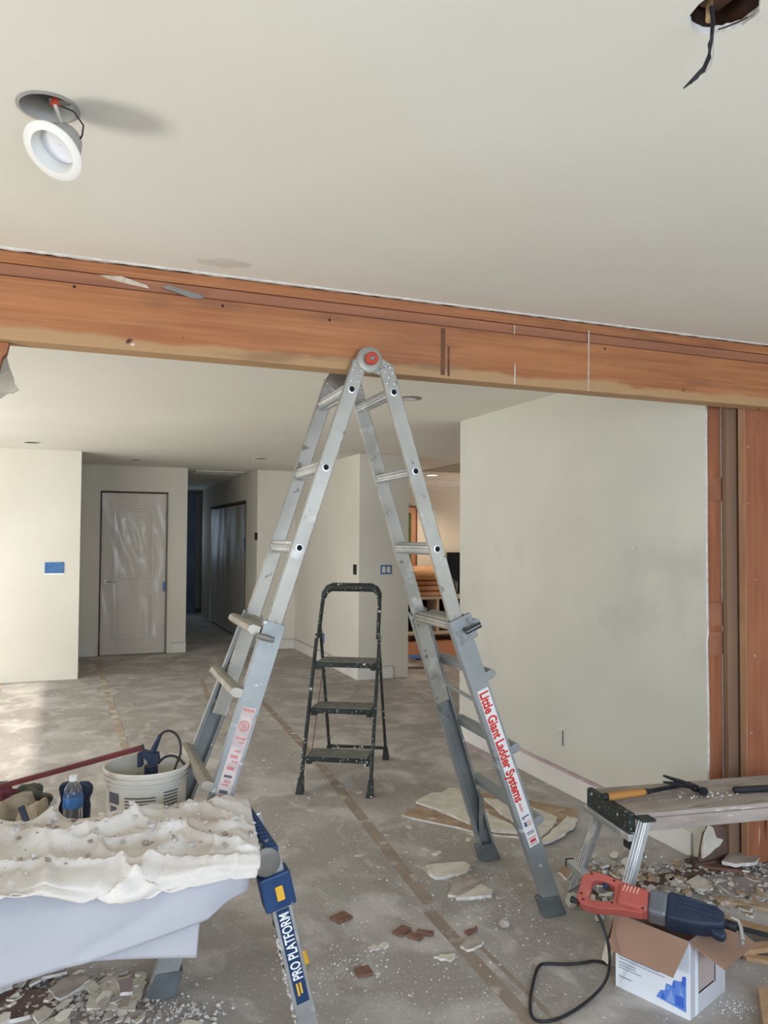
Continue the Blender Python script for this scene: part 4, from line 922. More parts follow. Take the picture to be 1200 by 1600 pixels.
# corded tool standing in the bucket
ct = thing('corded_tool', BC + Vector((.02, .02, .05)), 'dark navy corded power tool standing in the white bucket', 'power tool')
h0 = P(240, 1186, d=2.88); 
def pxd(x, y, d): return P(x, y, d=d)
mb = MB(); hw = [(214, 1200), (214, 1177), (222, 1174), (232, 1177), (245, 1178), (247, 1192), (240, 1197), (231, 1196), (229, 1190), (222, 1183), (220, 1186), (221, 1199)]
ex_, ey_ = RT, UP
mb.ext([((x - 232) * 2.86 / F_PX, -(y - 1190) * 2.86 / F_PX) for x, y in hw], P(232, 1190, d=2.86), RT, UP, FW, .035); mb.build('trigger_handle', navydk_m, ct, bevel=.003)
MB().tube([pxd(236, 1196, 2.89), BC + Vector((.02, .01, .05))], [.024, .028], 14).build('motor_body', navydk_m, ct, smooth=True)
MB().tube([pxd(237, 1178, 2.88), pxd(243, 1165, 2.88), pxd(250, 1149, 2.88)], [.012, .010, .007], 10).build('cord_boot', navydk_m, ct, smooth=True)
cp = [(250, 1149, 2.88), (256, 1143, 2.88), (266, 1141, 2.87), (277, 1148, 2.86), (283, 1163, 2.85), (282, 1180, 2.84), (273, 1200, 2.83), (268, 1225, 2.82), (269, 1255, 2.81), (274, 1290, 2.82)]
MB().tube(smooth_path([P(x, y, d=d) for x, y, d in cp], 2), .0045, 8).build('cord', black_m, ct, smooth=True)
MB().tube(smooth_path([P(x, y, d=d) for x, y, d in ((247, 1193, 2.86), (255, 1184, 2.85), (266, 1180, 2.84), (278, 1183, 2.83), (288, 1194, 2.80))], 2), .0045, 8).build('cord', black_m, ct, smooth=True)
# maroon pole across the bucket rim
a, b_ = P(222, 1168, d=2.82), P(-120, 1262, d=2.70)
t = thing('maroon_pole', (a + b_) / 2, 'maroon metal bar resting across the bucket and rags', 'bar')
MB().bar(a, b_, .018, .018, LZ).build('shaft', maroon_m, t, bevel=.003); dr = (a - b_).normalized(); MB().bar(a, a + dr * .006, .020, .020, LZ).build('tip', steel_m, t, bevel=.002)
# bottle
bt = P(114, 1250, d=2.92); BO = Vector((bt.x, bt.y, BZ2 + .0015))
bh = P(114, 1212, d=2.92).z - BO.z
t = thing('water_bottle', BO, 'clear plastic water bottle with blue label', 'bottle')
mb = MB(); mb.lathe([(.001, .004), (.028, 0), (.034, .006), (.0345, bh * .28), (.033, bh * .31), (.0345, bh * .34), (.0345, bh * .72), (.030, bh * .82), (.016, bh * .91), (.0125, bh * .93), (.0125, bh * .95)], BO, seg=32); mb.build('body', bottle_m, t, smooth=True)
mb = MB(); mb.lathe([(.0352, bh * .57), (.0356, bh * .575), (.0356, bh * .72), (.0352, bh * .725)], BO, seg=32); mb.build('label', M('bottle_label', (52, 104, 168), .4, col2=(70, 124, 184), scale=30), t, smooth=True)
mb = MB(); mb.lathe([(.0145, bh * .93), (.0145, bh), (.001, bh * 1.002)], BO, seg=24); mb.build('cap', white_m, t, smooth=True)
# dark navy padded shells behind the bottle
nv = P(116, 1258, d=3.03); t = thing('knee_pads', (nv.x, nv.y, BZ2), 'pair of dark navy knee pads standing behind the bottle', 'knee pads')
pads = ([(90, 1232), (94, 1225), (104, 1223), (113, 1228), (113, 1244), (110, 1251), (113, 1262), (113, 1290), (96, 1300), (90, 1288), (90, 1262), (94, 1251)],
        [(115, 1228), (124, 1223), (135, 1223), (143, 1230), (142, 1241), (137, 1250), (139, 1260), (137, 1290), (128, 1300), (115, 1292), (115, 1262), (118, 1250)])
for pp_ in pads:
    mb = MB(); mb.ext([((x - 116) * 3.03 / F_PX, -(y - 1258) * 3.03 / F_PX) for x, y in pp_], nv, RT, UP, FW, .03); mb.build('pad_shell', navydk_m, t, bevel=.009)
# rags and clothes heaped at the left
def rag(px, py, d, rx, ry, rz, m, lb, seed, nm='crumpled_cloth'):
    c = P(px, py, d=d); return tag(MB().blob(c, rx, ry, rz, .42, 3.6, seed, 40, 26, flat=BZ2 + .001).build(nm, m, smooth=True), lb, 'cloth')
rag(2, 1302, 2.89, .17, .12, .12, M('beige_bag_cloth', (168, 158, 142), .9, col2=(150, 138, 122), scale=9, bump=.3), 'beige crumpled work bag heaped behind the platform', 3)
rag(54, 1294, 2.89, .065, .07, .105, M('tan_bag_cloth', (178, 164, 142), .9, col2=(156, 140, 120), scale=9, bump=.3), 'tan crumpled pouch right of the beige bag', 8)
rag(-2, 1258, 2.94, .085, .07, .055, M('maroon_cloth', (112, 56, 66), .9, col2=(92, 44, 54), scale=9), 'maroon cloth lying on the rag heap', 5)
rag(36, 1250, 3.03, .085, .07, .050, M('olive_cloth', (92, 92, 80), .9, col2=(74, 76, 68), scale=9), 'dark olive cloth at the back of the rag heap', 9)
rag(-12, 1240, 3.04, .07, .06, .045, M('slate_cloth', (104, 104, 112), .9, col2=(84, 84, 94), scale=9), 'slate grey rag at the left picture edge', 12)
a = P(34, 1264, d=2.79); MBs = MB(); MBs.bar(P(33, 1260, d=2.79), P(42, 1286, d=2.77), .022, .006, RT); tag(MBs.build('webbing_strap', navydk_m), 'short dark navy strap across the beige bag', 'strap')
tag(MB().ext([(0, 0), (.03, .02), (.028, .045), (.012, .03)], P(76, 1264, d=2.98), RT, UP, FW, .004).build('paper_scrap', white_m), 'bright white paper scrap beside the navy knee pads', 'paper')

# ================================================================== RIGHT BENCH WITH TOOLS
RL = Vector((2.02, 2.768, 0)); FL = Vector((1.976, 2.452, 0)); bz = .50
be = (RL - FL).normalized(); bl = Vector((be.y, -be.x, 0)); BWd = (RL - FL).length; BL = .98
def BP(x, y, z): return FL + bl * x + be * y + LZ * z
bn = thing('work_bench', BP(.5, .16, 0), 'low folding work bench with grey plank top and aluminium legs', 'bench')
for i in range(2): MB().frame(BP(0, 0, bz), bl, be, LZ, .02, BL, i * BWd / 2 + .001, (i + 1) * BWd / 2 - .001, -.018, 0).build('top_plank', plank_m, bn, bevel=.003)
MB().frame(BP(0, 0, bz), bl, be, LZ, .02, BL, -.004, .016, -.066, -.0185).build('front_rail', plank_m, bn, bevel=.003); MB().frame(BP(0, 0, bz), bl, be, LZ, .02, BL, BWd - .016, BWd + .004, -.066, -.0185).build('rear_rail', plank_m, bn, bevel=.003)
for x in (0, BL):
    MB().frame(BP(x, 0, bz), bl, be, LZ, -.006, .0195, -.002, BWd + .006, -.066, .004).build('end_cap', steelblk_m, bn, bevel=.004)
    MB().frame(BP(x, 0, bz), bl, be, LZ, -.02, .006, -.02, BWd + .01, -.092, -.0665).build('end_rail', alub_m, bn, bevel=.003)
def bleg(top, foot, wide=.05):
    d = (foot - top).normalized(); n1 = bl.cross(d)
    mb = MB(); mb.bar(top, foot - d * .03, wide, .022, be)
    for k in (-1, 0, 1): mb.bar(top + be * k * wide * .33 - bl * .013, foot - d * .03 + be * k * wide * .33 - bl * .013, .007, .006, be)
    o = mb.build('leg', alub_m, bn, bevel=.0015)
    MB().bar(foot - d * .075, foot - d * .004, wide * 1.05, .03, be).build('leg_foot', bucket_m, bn, bevel=.004)
f1 = P(942, 1512, z=0); f2 = P(890, 1416, z=0)
bleg(BP(.045, -.028, bz - .01), Vector((f1.x + .03, f1.y + .01, 0)), .052); bleg(BP(.045, BWd - .03, bz - .07), f2, .045)
mb = MB(); mb.frame(BP(.0, -.03, bz - .012), bl, be, LZ, .016, .072, -.03, .028, 0, .01); mb.build('leg_cap', steelblk_m, bn, bevel=.003)
bleg(BP(BL - .045, -.028, bz - .01), BP(BL + .15, -.06, 0), .052); bleg(BP(BL - .045, BWd - .03, bz - .07), BP(BL + .11, BWd + .03, 0), .045)
s0, s1 = P(891, 1348, d=3.36), P(941, 1390, d=3.05); MB().bar(s0, s1, .03, .035, LZ).build('step_bar', alub_m, bn, bevel=.004)
MB().bar(s0 + (s0 - s1).normalized() * .012, s0, .034, .038, LZ).build('bar_cap', black_m, bn, bevel=.004)
MB().bar((s0 + s1) / 2 + LZ * -.02, f2 + LZ * .06, .022, .006, RT).build('diagonal_strut', galv_m, bn); MB().frame(BP(.03, .03, bz - .13), bl, be, LZ, -.008, .012, -.06, .06, -.02, .035).build('hinge_block', black_m, bn, bevel=.004)
# hammer
HZ = bz + .001
hm = thing('claw_hammer', P(1010, 1238, z=HZ), 'claw hammer with wooden handle lying on the bench', 'hammer')
h0, h1, h2 = P(946, 1245, z=HZ + .023), P(1008, 1237.5, z=HZ + .021), P(1078, 1224, z=HZ + .022)
MB().tube([h0, h0 + (h1 - h0) * .1, h0 + (h1 - h0) * .5, h1], [.012, .0165, .0155, .0135], 12).build('wooden_handle', hick_m, hm, smooth=True)
MB().tube([h0 - (h1 - h0).normalized() * .018, h0 + (h1 - h0) * .04], [.013, .0155], 12).build('rubber_end', black_m, hm, smooth=True)
MB().tube([h1 - (h1 - h0) * .03, h1 + (h2 - h1) * .12, h2], [.0145, .0095, .0085], 10).build('steel_neck', steel_m, hm, smooth=True)
hf = P(1098, 1236, z=HZ + .022); ax_ = Vector((-.02, .99, .0)).normalized()
mb = MB(); mb.lathe([(.001, 0), (.0165, 0), (.0175, .004), (.0165, .018), (.012, .024), (.011, .036), (.015, .042), (.015, .064), (.001, .07)], hf + Vector((0, -.012, 0)), ax_, 20); mb.build('hammer_head', steel_m, hm, smooth=True)
for k, (qx, qy) in enumerate(((1037, 1212), (1037, 1222))):
    st_ = hf + ax_ * .05; en_ = P(qx, qy, d=3.16)
    MB().tube([st_ + LZ * .004, st_ * .5 + en_ * .5 + LZ * .002, en_], [.012, .009, .0045], 8).build('claw', steel_m, hm, smooth=True)
# round black bar
a, b_ = P(1148, 1234, z=HZ + .014), P(1290, 1228, z=HZ + .014)
t = thing('black_pipe', (a + b_) / 2, 'short black steel tube lying on the bench at the right', 'tube')
mb = MB(); mb.tube([a, b_], .0135, 20); mb.build('tube_body', black_m, t, smooth=True); MB().tube([a - (b_ - a).normalized() * .004, a], [.011, .0135], 20).build('tube_end', steel_m, t, smooth=True)
cc = MB(); rg = random.Random(5)
for i in range(40): cc.crumb(P(rg.gauss(1098, 26), rg.gauss(1243, 3), z=bz), rg.choice((.003, .004, .006, .008)))
for i in range(30): cc.crumb(BP(rg.uniform(.03, .9), rg.uniform(.01, .3), bz), rg.choice((.002, .003, .004)))
tag(cc.build('plaster_crumbs', crumb_m), 'white plaster crumbs on the right bench beside the hammer', 'crumbs', kind='stuff')

# ================================================================== CARDBOARD BOX AND SAW
CA = Vector((1.868, 2.033, 0)); AB = Vector((-.093, .249, 0)); AC = Vector((.235, .089, 0)); BH = .245
la, lc_ = AB.length, AC.length; ab, ac = AB.normalized(), AC.normalized()
bx = thing('cardboard_box', CA.copy(), 'open cardboard box with white and blue printed side', 'box')
T = .005
MB().frame(CA, ab, ac, LZ, 0, la, 0, T, 0, BH).build('front_side', [boxw_m], bx)
MB().frame(CA, ab, ac, LZ, 0, T, T, lc_, 0, BH).build('right_side', [boxg_m], bx)
MB().frame(CA, ab, ac, LZ, la - T, la, T, lc_, 0, BH).build('back_side', [card_m], bx); MB().frame(CA, ab, ac, LZ, T, la - T, lc_ - T, lc_, 0, BH).build('far_side', [card_m], bx)
MB().frame(CA, ab, ac, LZ, T, la - T, T, lc_ - T, 0, T).build('bottom', [boxin_m], bx)
fl_l = .118
def flap(o, ea, eo, down, la_, name, taper=.012, ln=fl_l):
    d = (eo * cos(down) - LZ * sin(down)); nn = ea.cross(d).normalized()
    mb = MB(); mb.ext([(0, 0), (la_, 0), (la_ - taper, ln), (taper, ln)], o, ea, d, nn, .004); return mb.build(name, card_m, bx)
flap(CA + LZ * (BH + .0005), ab, -ac, radians(52), la, 'front_flap', .018)
flap(CA + LZ * (BH + .0005) + ac * 0, ac, -ab, radians(22), lc_, 'right_flap', .01)
flap(CA + ac * lc_ + LZ * (BH + .0005), ab, ac, radians(35), la, 'far_flap', .01)
flap(CA + ab * la + LZ * (BH + .0005), ac, ab, radians(70), lc_, 'left_flap', .01)
fo = CA - ac * .0006        # print on the front side, coordinates: along ab, height
def pr(poly, m, nm='printed_graphic', o=None, e=ab, off=-ac): MB().ext(poly, (o or CA) + off * .0002, e, LZ, off, .0005).build(nm, m, bx)
pr([(.012, .02), (.115, .02 + .008), (.10, .055), (.085, .06), (.08, .085), (.06, .085), (.055, .105), (.03, .11), (.012, .125)], blue3_m)
off2 = CA - ac * .0006
for poly, m in (([(.02, .03), (.048, .03), (.048, .062), (.02, .062)], blue1_m), ([(.05, .03), (.08, .03), (.062, .075)], blue2_m), ([(.02, .066), (.034, .066), (.034, .095), (.028, .082)], blue2_m), ([(.012, .10), (.026, .098), (.024, .128), (.012, .132)], blue1_m), ([(.085, .03), (.098, .032), (.094, .05), (.086, .046)], blue1_m), ([(.05, .08), (.056, .078), (.056, .098), (.05, .1)], blue1_m), ([(.066, .07), (.078, .066), (.074, .082)], blue2_m)):
    pr(poly, m, o=off2)
for i in range(8):
    l0 = (.105 if i < 5 else .19) - .02 * (i % 3 == 1); zt = .135 - i * .009 - (.004 if i > 4 else 0); pr([(l0, zt), (la - .012, zt), (la - .012, zt + .0028), (l0, zt + .0028)], M('print_line', (130, 140, 160), .7) if i == 0 else bpy.data.materials['print_line'], 'printed_text')
pr([(la - .06, .038), (la - .012, .038), (la - .012, .0415), (la - .06, .0415)], bpy.data.materials['print_line'], 'printed_text')
for (p, m) in (([(.06, .07), (.17, .07), (.17, .19), (.11, .22), (.06, .19)], card_m), ):
    pr([(x, z) for x, z in p], M('label_patch', (168, 152, 148), .7), 'label_patch', CA, ac, -ab)
pr([(.06, .062), (.165, .062), (.165, .068), (.06, .068)], dark_m, 'slot', CA, ac, -ab); pr([(.172, .06), (.178, .06), (.178, .2), (.172, .2)], dark_m, 'slot', CA, ac, -ab)
pr([(.035, .0), (.055, .0), (.055, .24), (.035, .24)], boxw_m, 'packing_tape', CA, ac, -ab)

# reciprocating saw lying across the open box
sa = (P(1140, 1440, z=.30) - P(925, 1386, z=.33)).normalized(); sp0 = P(905, 1387, z=.331)
sbv = (Vector((.796, .605, 0)) * .80 + LZ * .62); sbv = (sbv - sa * sbv.dot(sa)).normalized(); sn = sa.cross(sbv)
if sn.z < 0: sn = -sn
sw_ = thing('reciprocating_saw', P(1020, 1410, z=.30), 'red and black corded reciprocating saw lying on the open box', 'power saw')
KP, KQ = 1.17, .97
def SQ(p, q, n=0): return sp0 + sa * p * KP + sbv * q * KQ + sn * n
def sext(poly, n0, h, nm, m, bev=.004, par=None): 
    mb = MB(); mb.ext(poly, sp0 + sn * n0, sa * KP, sbv * KQ, sn, h); return mb.build(nm, m, par or sw_, bevel=bev)
# D handle: outer loop and inner hole built as a ring of quads
outer = [(.0, -.045), (.005, .04), (.03, .062), (.075, .060), (.12, .050), (.15, .046), (.185, .044), (.185, -.045), (.12, -.052), (.06, -.068), (.018, -.066)]
inner = [(.034, -.034), (.036, .026), (.046, .036), (.070, .036), (.094, .030), (.098, .026), (.100, .02), (.100, -.02), (.098, -.026), (.070, -.036), (.045, -.040)]
mb = MB(); n_ = len(outer)
for n0 in (-.022, .022): mb.v += [SQ(x, y, n0) for x, y in outer] + [SQ(x, y, n0 * .8) for x, y in inner]
for i in range(n_):
    j = (i + 1) % n_; o2 = 2 * n_
    for f in ((i, j, n_ + j, n_ + i), (o2 + i, o2 + n_ + i, o2 + n_ + j, o2 + j), (i, o2 + i, o2 + j, j), (n_ + i, n_ + j, o2 + n_ + j, o2 + n_ + i)): mb.f.append(list(f)); mb.mi.append(0)
mb.build('handle', sawred_m, sw_, bevel=.005)
sext([(.112, -.036), (.115, .04), (.194, .040), (.198, -.040)], -.033, .066, 'motor_casing', sawred_m, .010)
for i in range(5): sext([(.122 + i * .0095, .010), (.126 + i * .0095, .010), (.130 + i * .0095, .034), (.126 + i * .0095, .034)], .0331, .0015, 'vent_slot', M('pale_vent', (206, 150, 138), .6) if i == 0 else bpy.data.materials['pale_vent'], 0)
sext([(.066, .020), (.082, .022), (.080, .036), (.062, .036)], -.011, .022, 'trigger', navydk_m, .003)
for (x, y) in ((.03, .05), (.012, -.03), (.02, -.05), (.183, -.034), (.10, -.042), (.095, .045)): 
    MB().disc(SQ(x, y, .0225 if x < .1 else .0335), sn, .0035, .001, 10).build('screw', hole_m, sw_)
sext([(.195, -.040), (.195, .041), (.205, .045), (.247, .045), (.247, -.045), (.205, -.044)], -.038, .076, 'gear_case', sawgrey_m, .014)
sext([(.244, -.046), (.244, .046), (.252, .050), (.32, .044), (.375, .034), (.392, .024), (.396, -.018), (.385, -.03), (.34, -.042), (.30, -.048), (.252, -.050)], -.040, .080, 'rubber_boot', boot_m, .020)
for k in (.030, .014, -.002): sext([(.268, k), (.375, k - .006), (.375, k + .002), (.268, k + .008)], .0395, .004, 'boot_rib', boot_m, .0015)
sext([(.272, -.034), (.33, -.032), (.33, -.012), (.272, -.012)], .0395, .002, 'embossed_plate', boot_m, .001)
sext([(.352, -.03), (.39, -.02), (.402, -.04), (.392, -.056), (.37, -.052)], -.018, .036, 'boot_lip', boot_m, .006)
mb = MB(); mb.tube([SQ(.392, .004), SQ(.425, .0)], .015, 14); mb.build('blade_clamp', steel_m, sw_, smooth=True)
MB().tube([SQ(.408, .022, .014), SQ(.428, .016, .014), SQ(.434, -.004, .014), SQ(.440, -.045, .014)], [.004, .005, .006, .007], 8).build('shoe', alub_m, sw_, smooth=True); MB().tube([SQ(.408, .022, -.014), SQ(.428, .016, -.014), SQ(.434, -.004, -.014), SQ(.440, -.045, -.014)], [.004, .005, .006, .007], 8).build('shoe', alub_m, sw_, smooth=True)
sext([(.42, -.009), (.61, -.007), (.618, .002), (.61, .009), (.42, .009)], -.0008, .0016, 'saw_blade', steel_m, 0)
c0 = SQ(.008, -.052); c1 = P(893, 1405, d=(c0 - CAM).dot(FW) + .02)
MB().tube([c0, c0 * .5 + c1 * .5, c1], [.009, .009, .0115], 10).build('cord_boot', black_m, sw_, smooth=True)
dz = (c0 - CAM).dot(FW)
cord = [P(905, 1404, d=dz), P(922, 1412, d=dz + .0), P(936, 1430, d=dz - .01), P(949, 1465, d=dz - .02), P(954, 1500, d=dz - .10)]
cord += [P(950, 1528, z=.05), P(935, 1550, z=.012), P(905, 1575, z=.006), P(870, 1594, z=.006), P(842, 1597, z=.006), P(829, 1588, z=.006), P(828, 1560, z=.006), P(834, 1530, z=.006), P(840, 1510, z=.006), P(850, 1505, z=.006), P(880, 1507, z=.006), P(910, 1505, z=.006), P(932, 1500, z=.006), P(960, 1510, z=.006), P(1000, 1500, z=.006)]
MB().tube(smooth_path(cord, 2), .0052, 8).build('power_cord', black_m, sw_, smooth=True)

# ================================================================== DEBRIS
def slab(poly_px, lb, top=chip_m, th=.0127, z0=0.0, tilt=None, group=None, nm='drywall_chunk', cat='drywall', zt=None, side=None, seed=0, rag_=.006):
    pts = [P(x, y, z=z0 + th) for x, y in poly_px]; c = sum(pts, Vector()) / len(pts)
    rg = random.Random(seed); poly = []
    n = len(pts)
    for i in range(n):
        a, b = pts[i], pts[(i + 1) % n]; poly.append(a)
        for k in (.33, .66): poly.append(a * (1 - k) + b * k + Vector((rg.uniform(-rag_, rag_), rg.uniform(-rag_, rag_), 0)))
    mb = MB(); N = len(poly)
    def hz(p): return z0 + (tilt(p) if tilt else 0)
    lo = [Vector((p.x, p.y, hz(p))) for p in poly]; up = [Vector((p.x + rg.uniform(-.003, .003), p.y + rg.uniform(-.003, .003), hz(p) + th)) for p in poly]
    mb.v = lo + up; mb.f = [list(range(N - 1, -1, -1)), list(range(N, 2 * N))] + [[i, (i + 1) % N, N + (i + 1) % N, N + i] for i in range(N)]; mb.mi = [1, 0] + [1] * N
    return tag(mb.build(nm, [top, side or gyp_m], loc=(c.x, c.y, z0)), lb, cat, group)
# cardboard and drywall sheets behind the ladder
slab([(628, 1273), (655, 1258), (760, 1270), (835, 1300), (832, 1310), (760, 1302), (690, 1287)], 'brown torn drywall paper sheet, lowest in the pile behind the ladder', paper_m, .010, seed=1)
slab([(720, 1238), (770, 1240), (900, 1264), (902, 1275), (880, 1300), (850, 1312), (800, 1290), (740, 1260)], 'brown drywall back sheet at the right of the ladder pile', paper_m, .012, seed=2, side=paper_m)
slab([(650, 1252), (675, 1238), (690, 1238), (700, 1231), (720, 1230), (745, 1252), (765, 1272), (800, 1288), (810, 1300), (775, 1298), (720, 1280), (680, 1262)], 'large pale drywall sheet on top of the ladder pile', chip_m, .0127, .0125, seed=3)
slab([(755, 1246), (800, 1250), (870, 1276), (862, 1292), (845, 1308), (815, 1290), (780, 1268)], 'pale drywall piece right of the ladder leg, over the brown sheet', chip_m, .0127, .0128, seed=4)
slab([(846, 1312), (862, 1296), (886, 1276), (902, 1278), (896, 1292), (872, 1308), (850, 1316)], 'small curled drywall edge at the right end of the pile', chip_m, .012, .0123, seed=44)
slab([(666, 1352), (690, 1349), (722, 1345), (735, 1352), (728, 1362), (700, 1368), (680, 1370), (670, 1362)], 'pale drywall chunk left of the far ladder foot', chip_m, .014, seed=5)
slab([(700, 1397), (708, 1375), (730, 1366), (748, 1372), (745, 1382), (735, 1392), (715, 1400)], 'crumbly grey drywall chunk between two pale ones', rubble_m, .014, seed=6)
slab([(712, 1402), (735, 1390), (752, 1380), (770, 1390), (768, 1398), (745, 1400)], 'pointed pale drywall chunk nearest the far ladder foot', chip_m, .014, .0005, seed=7)
# brown tile pieces
def tile(x0, y0, dx, dy, sz, lb, th=.012, z=0.0):
    c = P(x0, y0, z=z); e = Vector((cos(dx), sin(dx), 0)); f = Vector((-sin(dx), cos(dx), 0))
    mb = MB(); mb.frame(Vector((c.x, c.y, z)), e, f, LZ, -sz[0] / 2, sz[0] / 2, -sz[1] / 2, sz[1] / 2, .0005, th)
    return tag(mb.build('broken_tile', brick_m, loc=(c.x, c.y, z), bevel=.002), lb, 'tile')
tile(533, 1436, .35, 0, (.075, .06), 'single brown tile piece lying farthest left on the floor')
tile(628, 1457, .55, 0, (.07, .045), 'brown tile piece with ridges, left of a touching pair')
tile(649, 1466, .65, 0, (.032, .055), 'narrow ridged brown tile strip in the middle of the pair')
tile(664, 1460, .95, 0, (.03, .065), 'slim brown tile shard right of the ridged pieces')
tile(568, 1521, -.05, 0, (.055, .055), 'square brown tile piece nearest the camera')
slab([(575, 1480), (586, 1475), (594, 1481), (580, 1485)], 'flat white chip left of the ridged brown tiles', chip_m, .006, seed=20, nm='plaster_chip', cat='plaster')
slab([(592, 1476), (601, 1470), (608, 1475), (602, 1480)], 'white chip touching the ridged brown tiles', chip_m, .008, seed=21, nm='plaster_chip', cat='plaster')
slab([(677, 1494), (695, 1491), (711, 1489), (704, 1500), (690, 1498)], 'pale splintered flake in front of the brown tile shards', chip_m, .008, seed=22, nm='plaster_chip', cat='plaster')
slab([(725, 1455), (744, 1446), (745, 1452), (735, 1457)], 'brown chip beside the floor tape', brick_m, .010, seed=23, nm='plaster_chip', cat='plaster', side=brick_m)
slab([(720, 1478), (738, 1460), (756, 1470), (752, 1476), (730, 1484)], 'crumbled grey patch lying on the floor tape', rubble_m, .010, seed=24, nm='plaster_chip', cat='plaster')
slab([(675, 1334), (684, 1329), (691, 1331), (683, 1336)], 'small white chip left of the far ladder foot', chip_m, .006, seed=25, nm='plaster_chip', cat='plaster')
tag(MB().blob(P(788, 1443, z=.014), .02, .018, .016, .4, 5, 2, 14, 10, flat=.0).build('plaster_lump', rubble_m, smooth=True), 'round grey plaster lump left of the near ladder foot', 'plaster')
tag(MB().blob(P(937, 1434, z=.012), .022, .018, .014, .5, 7, 6, 14, 10, flat=.0).build('plaster_lump', crumb_m, smooth=True), 'crumbly white plaster lump beside the bench leg', 'plaster')

# torn block at the bottom of the wall end
t = thing('torn_drywall', (2.85, 2.99, 0), 'torn drywall stump at the foot of the cut wall', 'drywall')
MB().ext([(-.055, 0), (.125, 0), (.13, .10), (.095, .17), (.04, .19), (-.03, .16), (-.055, .06)], (2.82, 2.935, .0005), (1, 0, 0), (0, 0, 1), (0, 1, 0), .015).build('brown_board', M('dark_paper_board', (112, 92, 80), .9, col2=(94, 76, 66), scale=8), t)
MB().ext([(-.06, .055), (-.02, .07), (.01, .09), (.04, .10), (.062, .125), (.02, .14), (.0, .19), (-.02, .20), (-.045, .16), (-.062, .10)], (2.82, 2.912, .0005), (1, 0, 0), (0, 0, 1), (0, 1, 0), .012, 0, 1).build('torn_flap', [chip_m, gyp_m], t)

# broken boards, laths and pieces at the right
def plank(p0, p1, wd, th, m, lb, z0=0.0, z1=None, nm='wood_scrap', cat='wood scrap', seed=0):
    a, b = P(*p0, z=z0), P(*p1, z=z0 if z1 is None else z1); d = (b - a); L = d.length; d.normalize(); sd = LZ.cross(d).normalized(); nn = d.cross(sd)
    if nn.z < 0: nn = -nn
    rg = random.Random(seed); n = 5
    poly = [(0, -wd / 2)] + [(L + rg.uniform(-.02, .01), -wd / 2 + wd * k / n) for k in range(n + 1)] + [(rg.uniform(-.015, .015), wd / 2 - wd * k / n) for k in range(n)]
    mb = MB(); mb.ext(poly, a + LZ * .0005, d, sd, nn, th); return tag(mb.build(nm, m, loc=(a.x, a.y, 0)), lb, cat)
plank((1120, 1409), (1260, 1432), .05, .018, paper_m, 'long brown drywall strip behind the saw blade', seed=1, nm='drywall_strip', cat='drywall')
plank((1130, 1440), (1235, 1470), .055, .016, pine_m, 'pale split board under the saw blade', .03, seed=2)
plank((1120, 1492), (1230, 1480), .045, .018, pine_m, 'pale board with a jagged end right of the box', .016, seed=3)
plank((1165, 1499), (1240, 1510), .03, .016, pine_m, 'short pale lath below the jagged board', seed=4)
plank((1080, 1352), (1190, 1338), .06, .02, gap_m, 'dark broken lath at the foot of the wall end', .0125, seed=5)
plank((1100, 1358), (1160, 1364), .05, .022, brick_m, 'reddish wood scrap in front of the dark lath', .0, seed=6)
plank((960, 1385), (1010, 1374), .05, .014, paper_m, 'flat brown scrap under the bench', .0, seed=7)
plank((1192, 1556), (1206, 1640), .03, .03, pine_m, 'pale board end at the lower right picture edge', .0, seed=8)
slab([(1128, 1345), (1140, 1333), (1165, 1328), (1186, 1338), (1180, 1346), (1150, 1350)], 'grey broken drywall piece leaning by the reddish stud', rubble_m, .016, .036, seed=9)
slab([(1072, 1378), (1090, 1366), (1112, 1382), (1108, 1390), (1086, 1388)], 'pale drywall piece behind the saw boot', chip_m, .014, .0, seed=10)
slab([(1040, 1376), (1060, 1368), (1074, 1372), (1062, 1384)], 'pale drywall flake behind the saw motor', chip_m, .012, .0, seed=11)
slab([(1120, 1380), (1165, 1368), (1200, 1372), (1215, 1392), (1150, 1400)], 'wide dusty board flat among the rubble at right', M('dusty_lilac_board', (158, 148, 148), .9, col2=(142, 130, 126), scale=5), .012, .0, seed=12)
slab([(872, 1362), (895, 1345), (900, 1352), (885, 1372)], 'brown drywall scrap behind the bench step bar', paper_m, .012, seed=13)

# rubble under the left platform
slab([(-20, 1540), (70, 1548), (98, 1570), (40, 1588), (-20, 1600)], 'brown drywall back sheet at the lower left corner', M('purple_brown_paper', (122, 100, 94), .9, col2=(104, 84, 78), scale=7), .0127, .0, seed=30, rag_=.003)
slab([(135, 1576), (140, 1555), (165, 1532), (205, 1522), (228, 1535), (215, 1560), (212, 1578)], 'broad pale drywall chunk left of the hidden ladder foot', chip_m, .014, .0, seed=31)
slab([(184, 1532), (206, 1526), (208, 1548), (188, 1552)], 'small square mauve tile lying on the pale chunk', M('mauve_tile', (158, 140, 140), .8), .012, .0145, seed=32, rag_=.001, nm='broken_tile', cat='tile', side=gyp_m)
slab([(128, 1540), (140, 1530), (156, 1542), (145, 1552)], 'small pale wedge left of the broad pale chunk', chip_m, .016, .0, seed=33)
slab([(60, 1600), (85, 1588), (110, 1592), (100, 1612)], 'pale flake at the bottom picture edge', chip_m, .012, .0, seed=34)
slab([(275, 1600), (300, 1592), (320, 1600), (310, 1612)], 'pale flake in front of the hidden ladder foot', chip_m, .010, .0, seed=35)
slab([(-10, 1522), (10, 1518), (20, 1536), (-10, 1548)], 'grey piece under the hanging sheet at the left edge', rubble_m, .02, .013, seed=36)
slab([(75, 1545), (100, 1527), (130, 1520), (140, 1530), (120, 1545), (95, 1560)], 'large grey crumbled lump below the hanging sheet', rubble_m, .022, .0, seed=37)
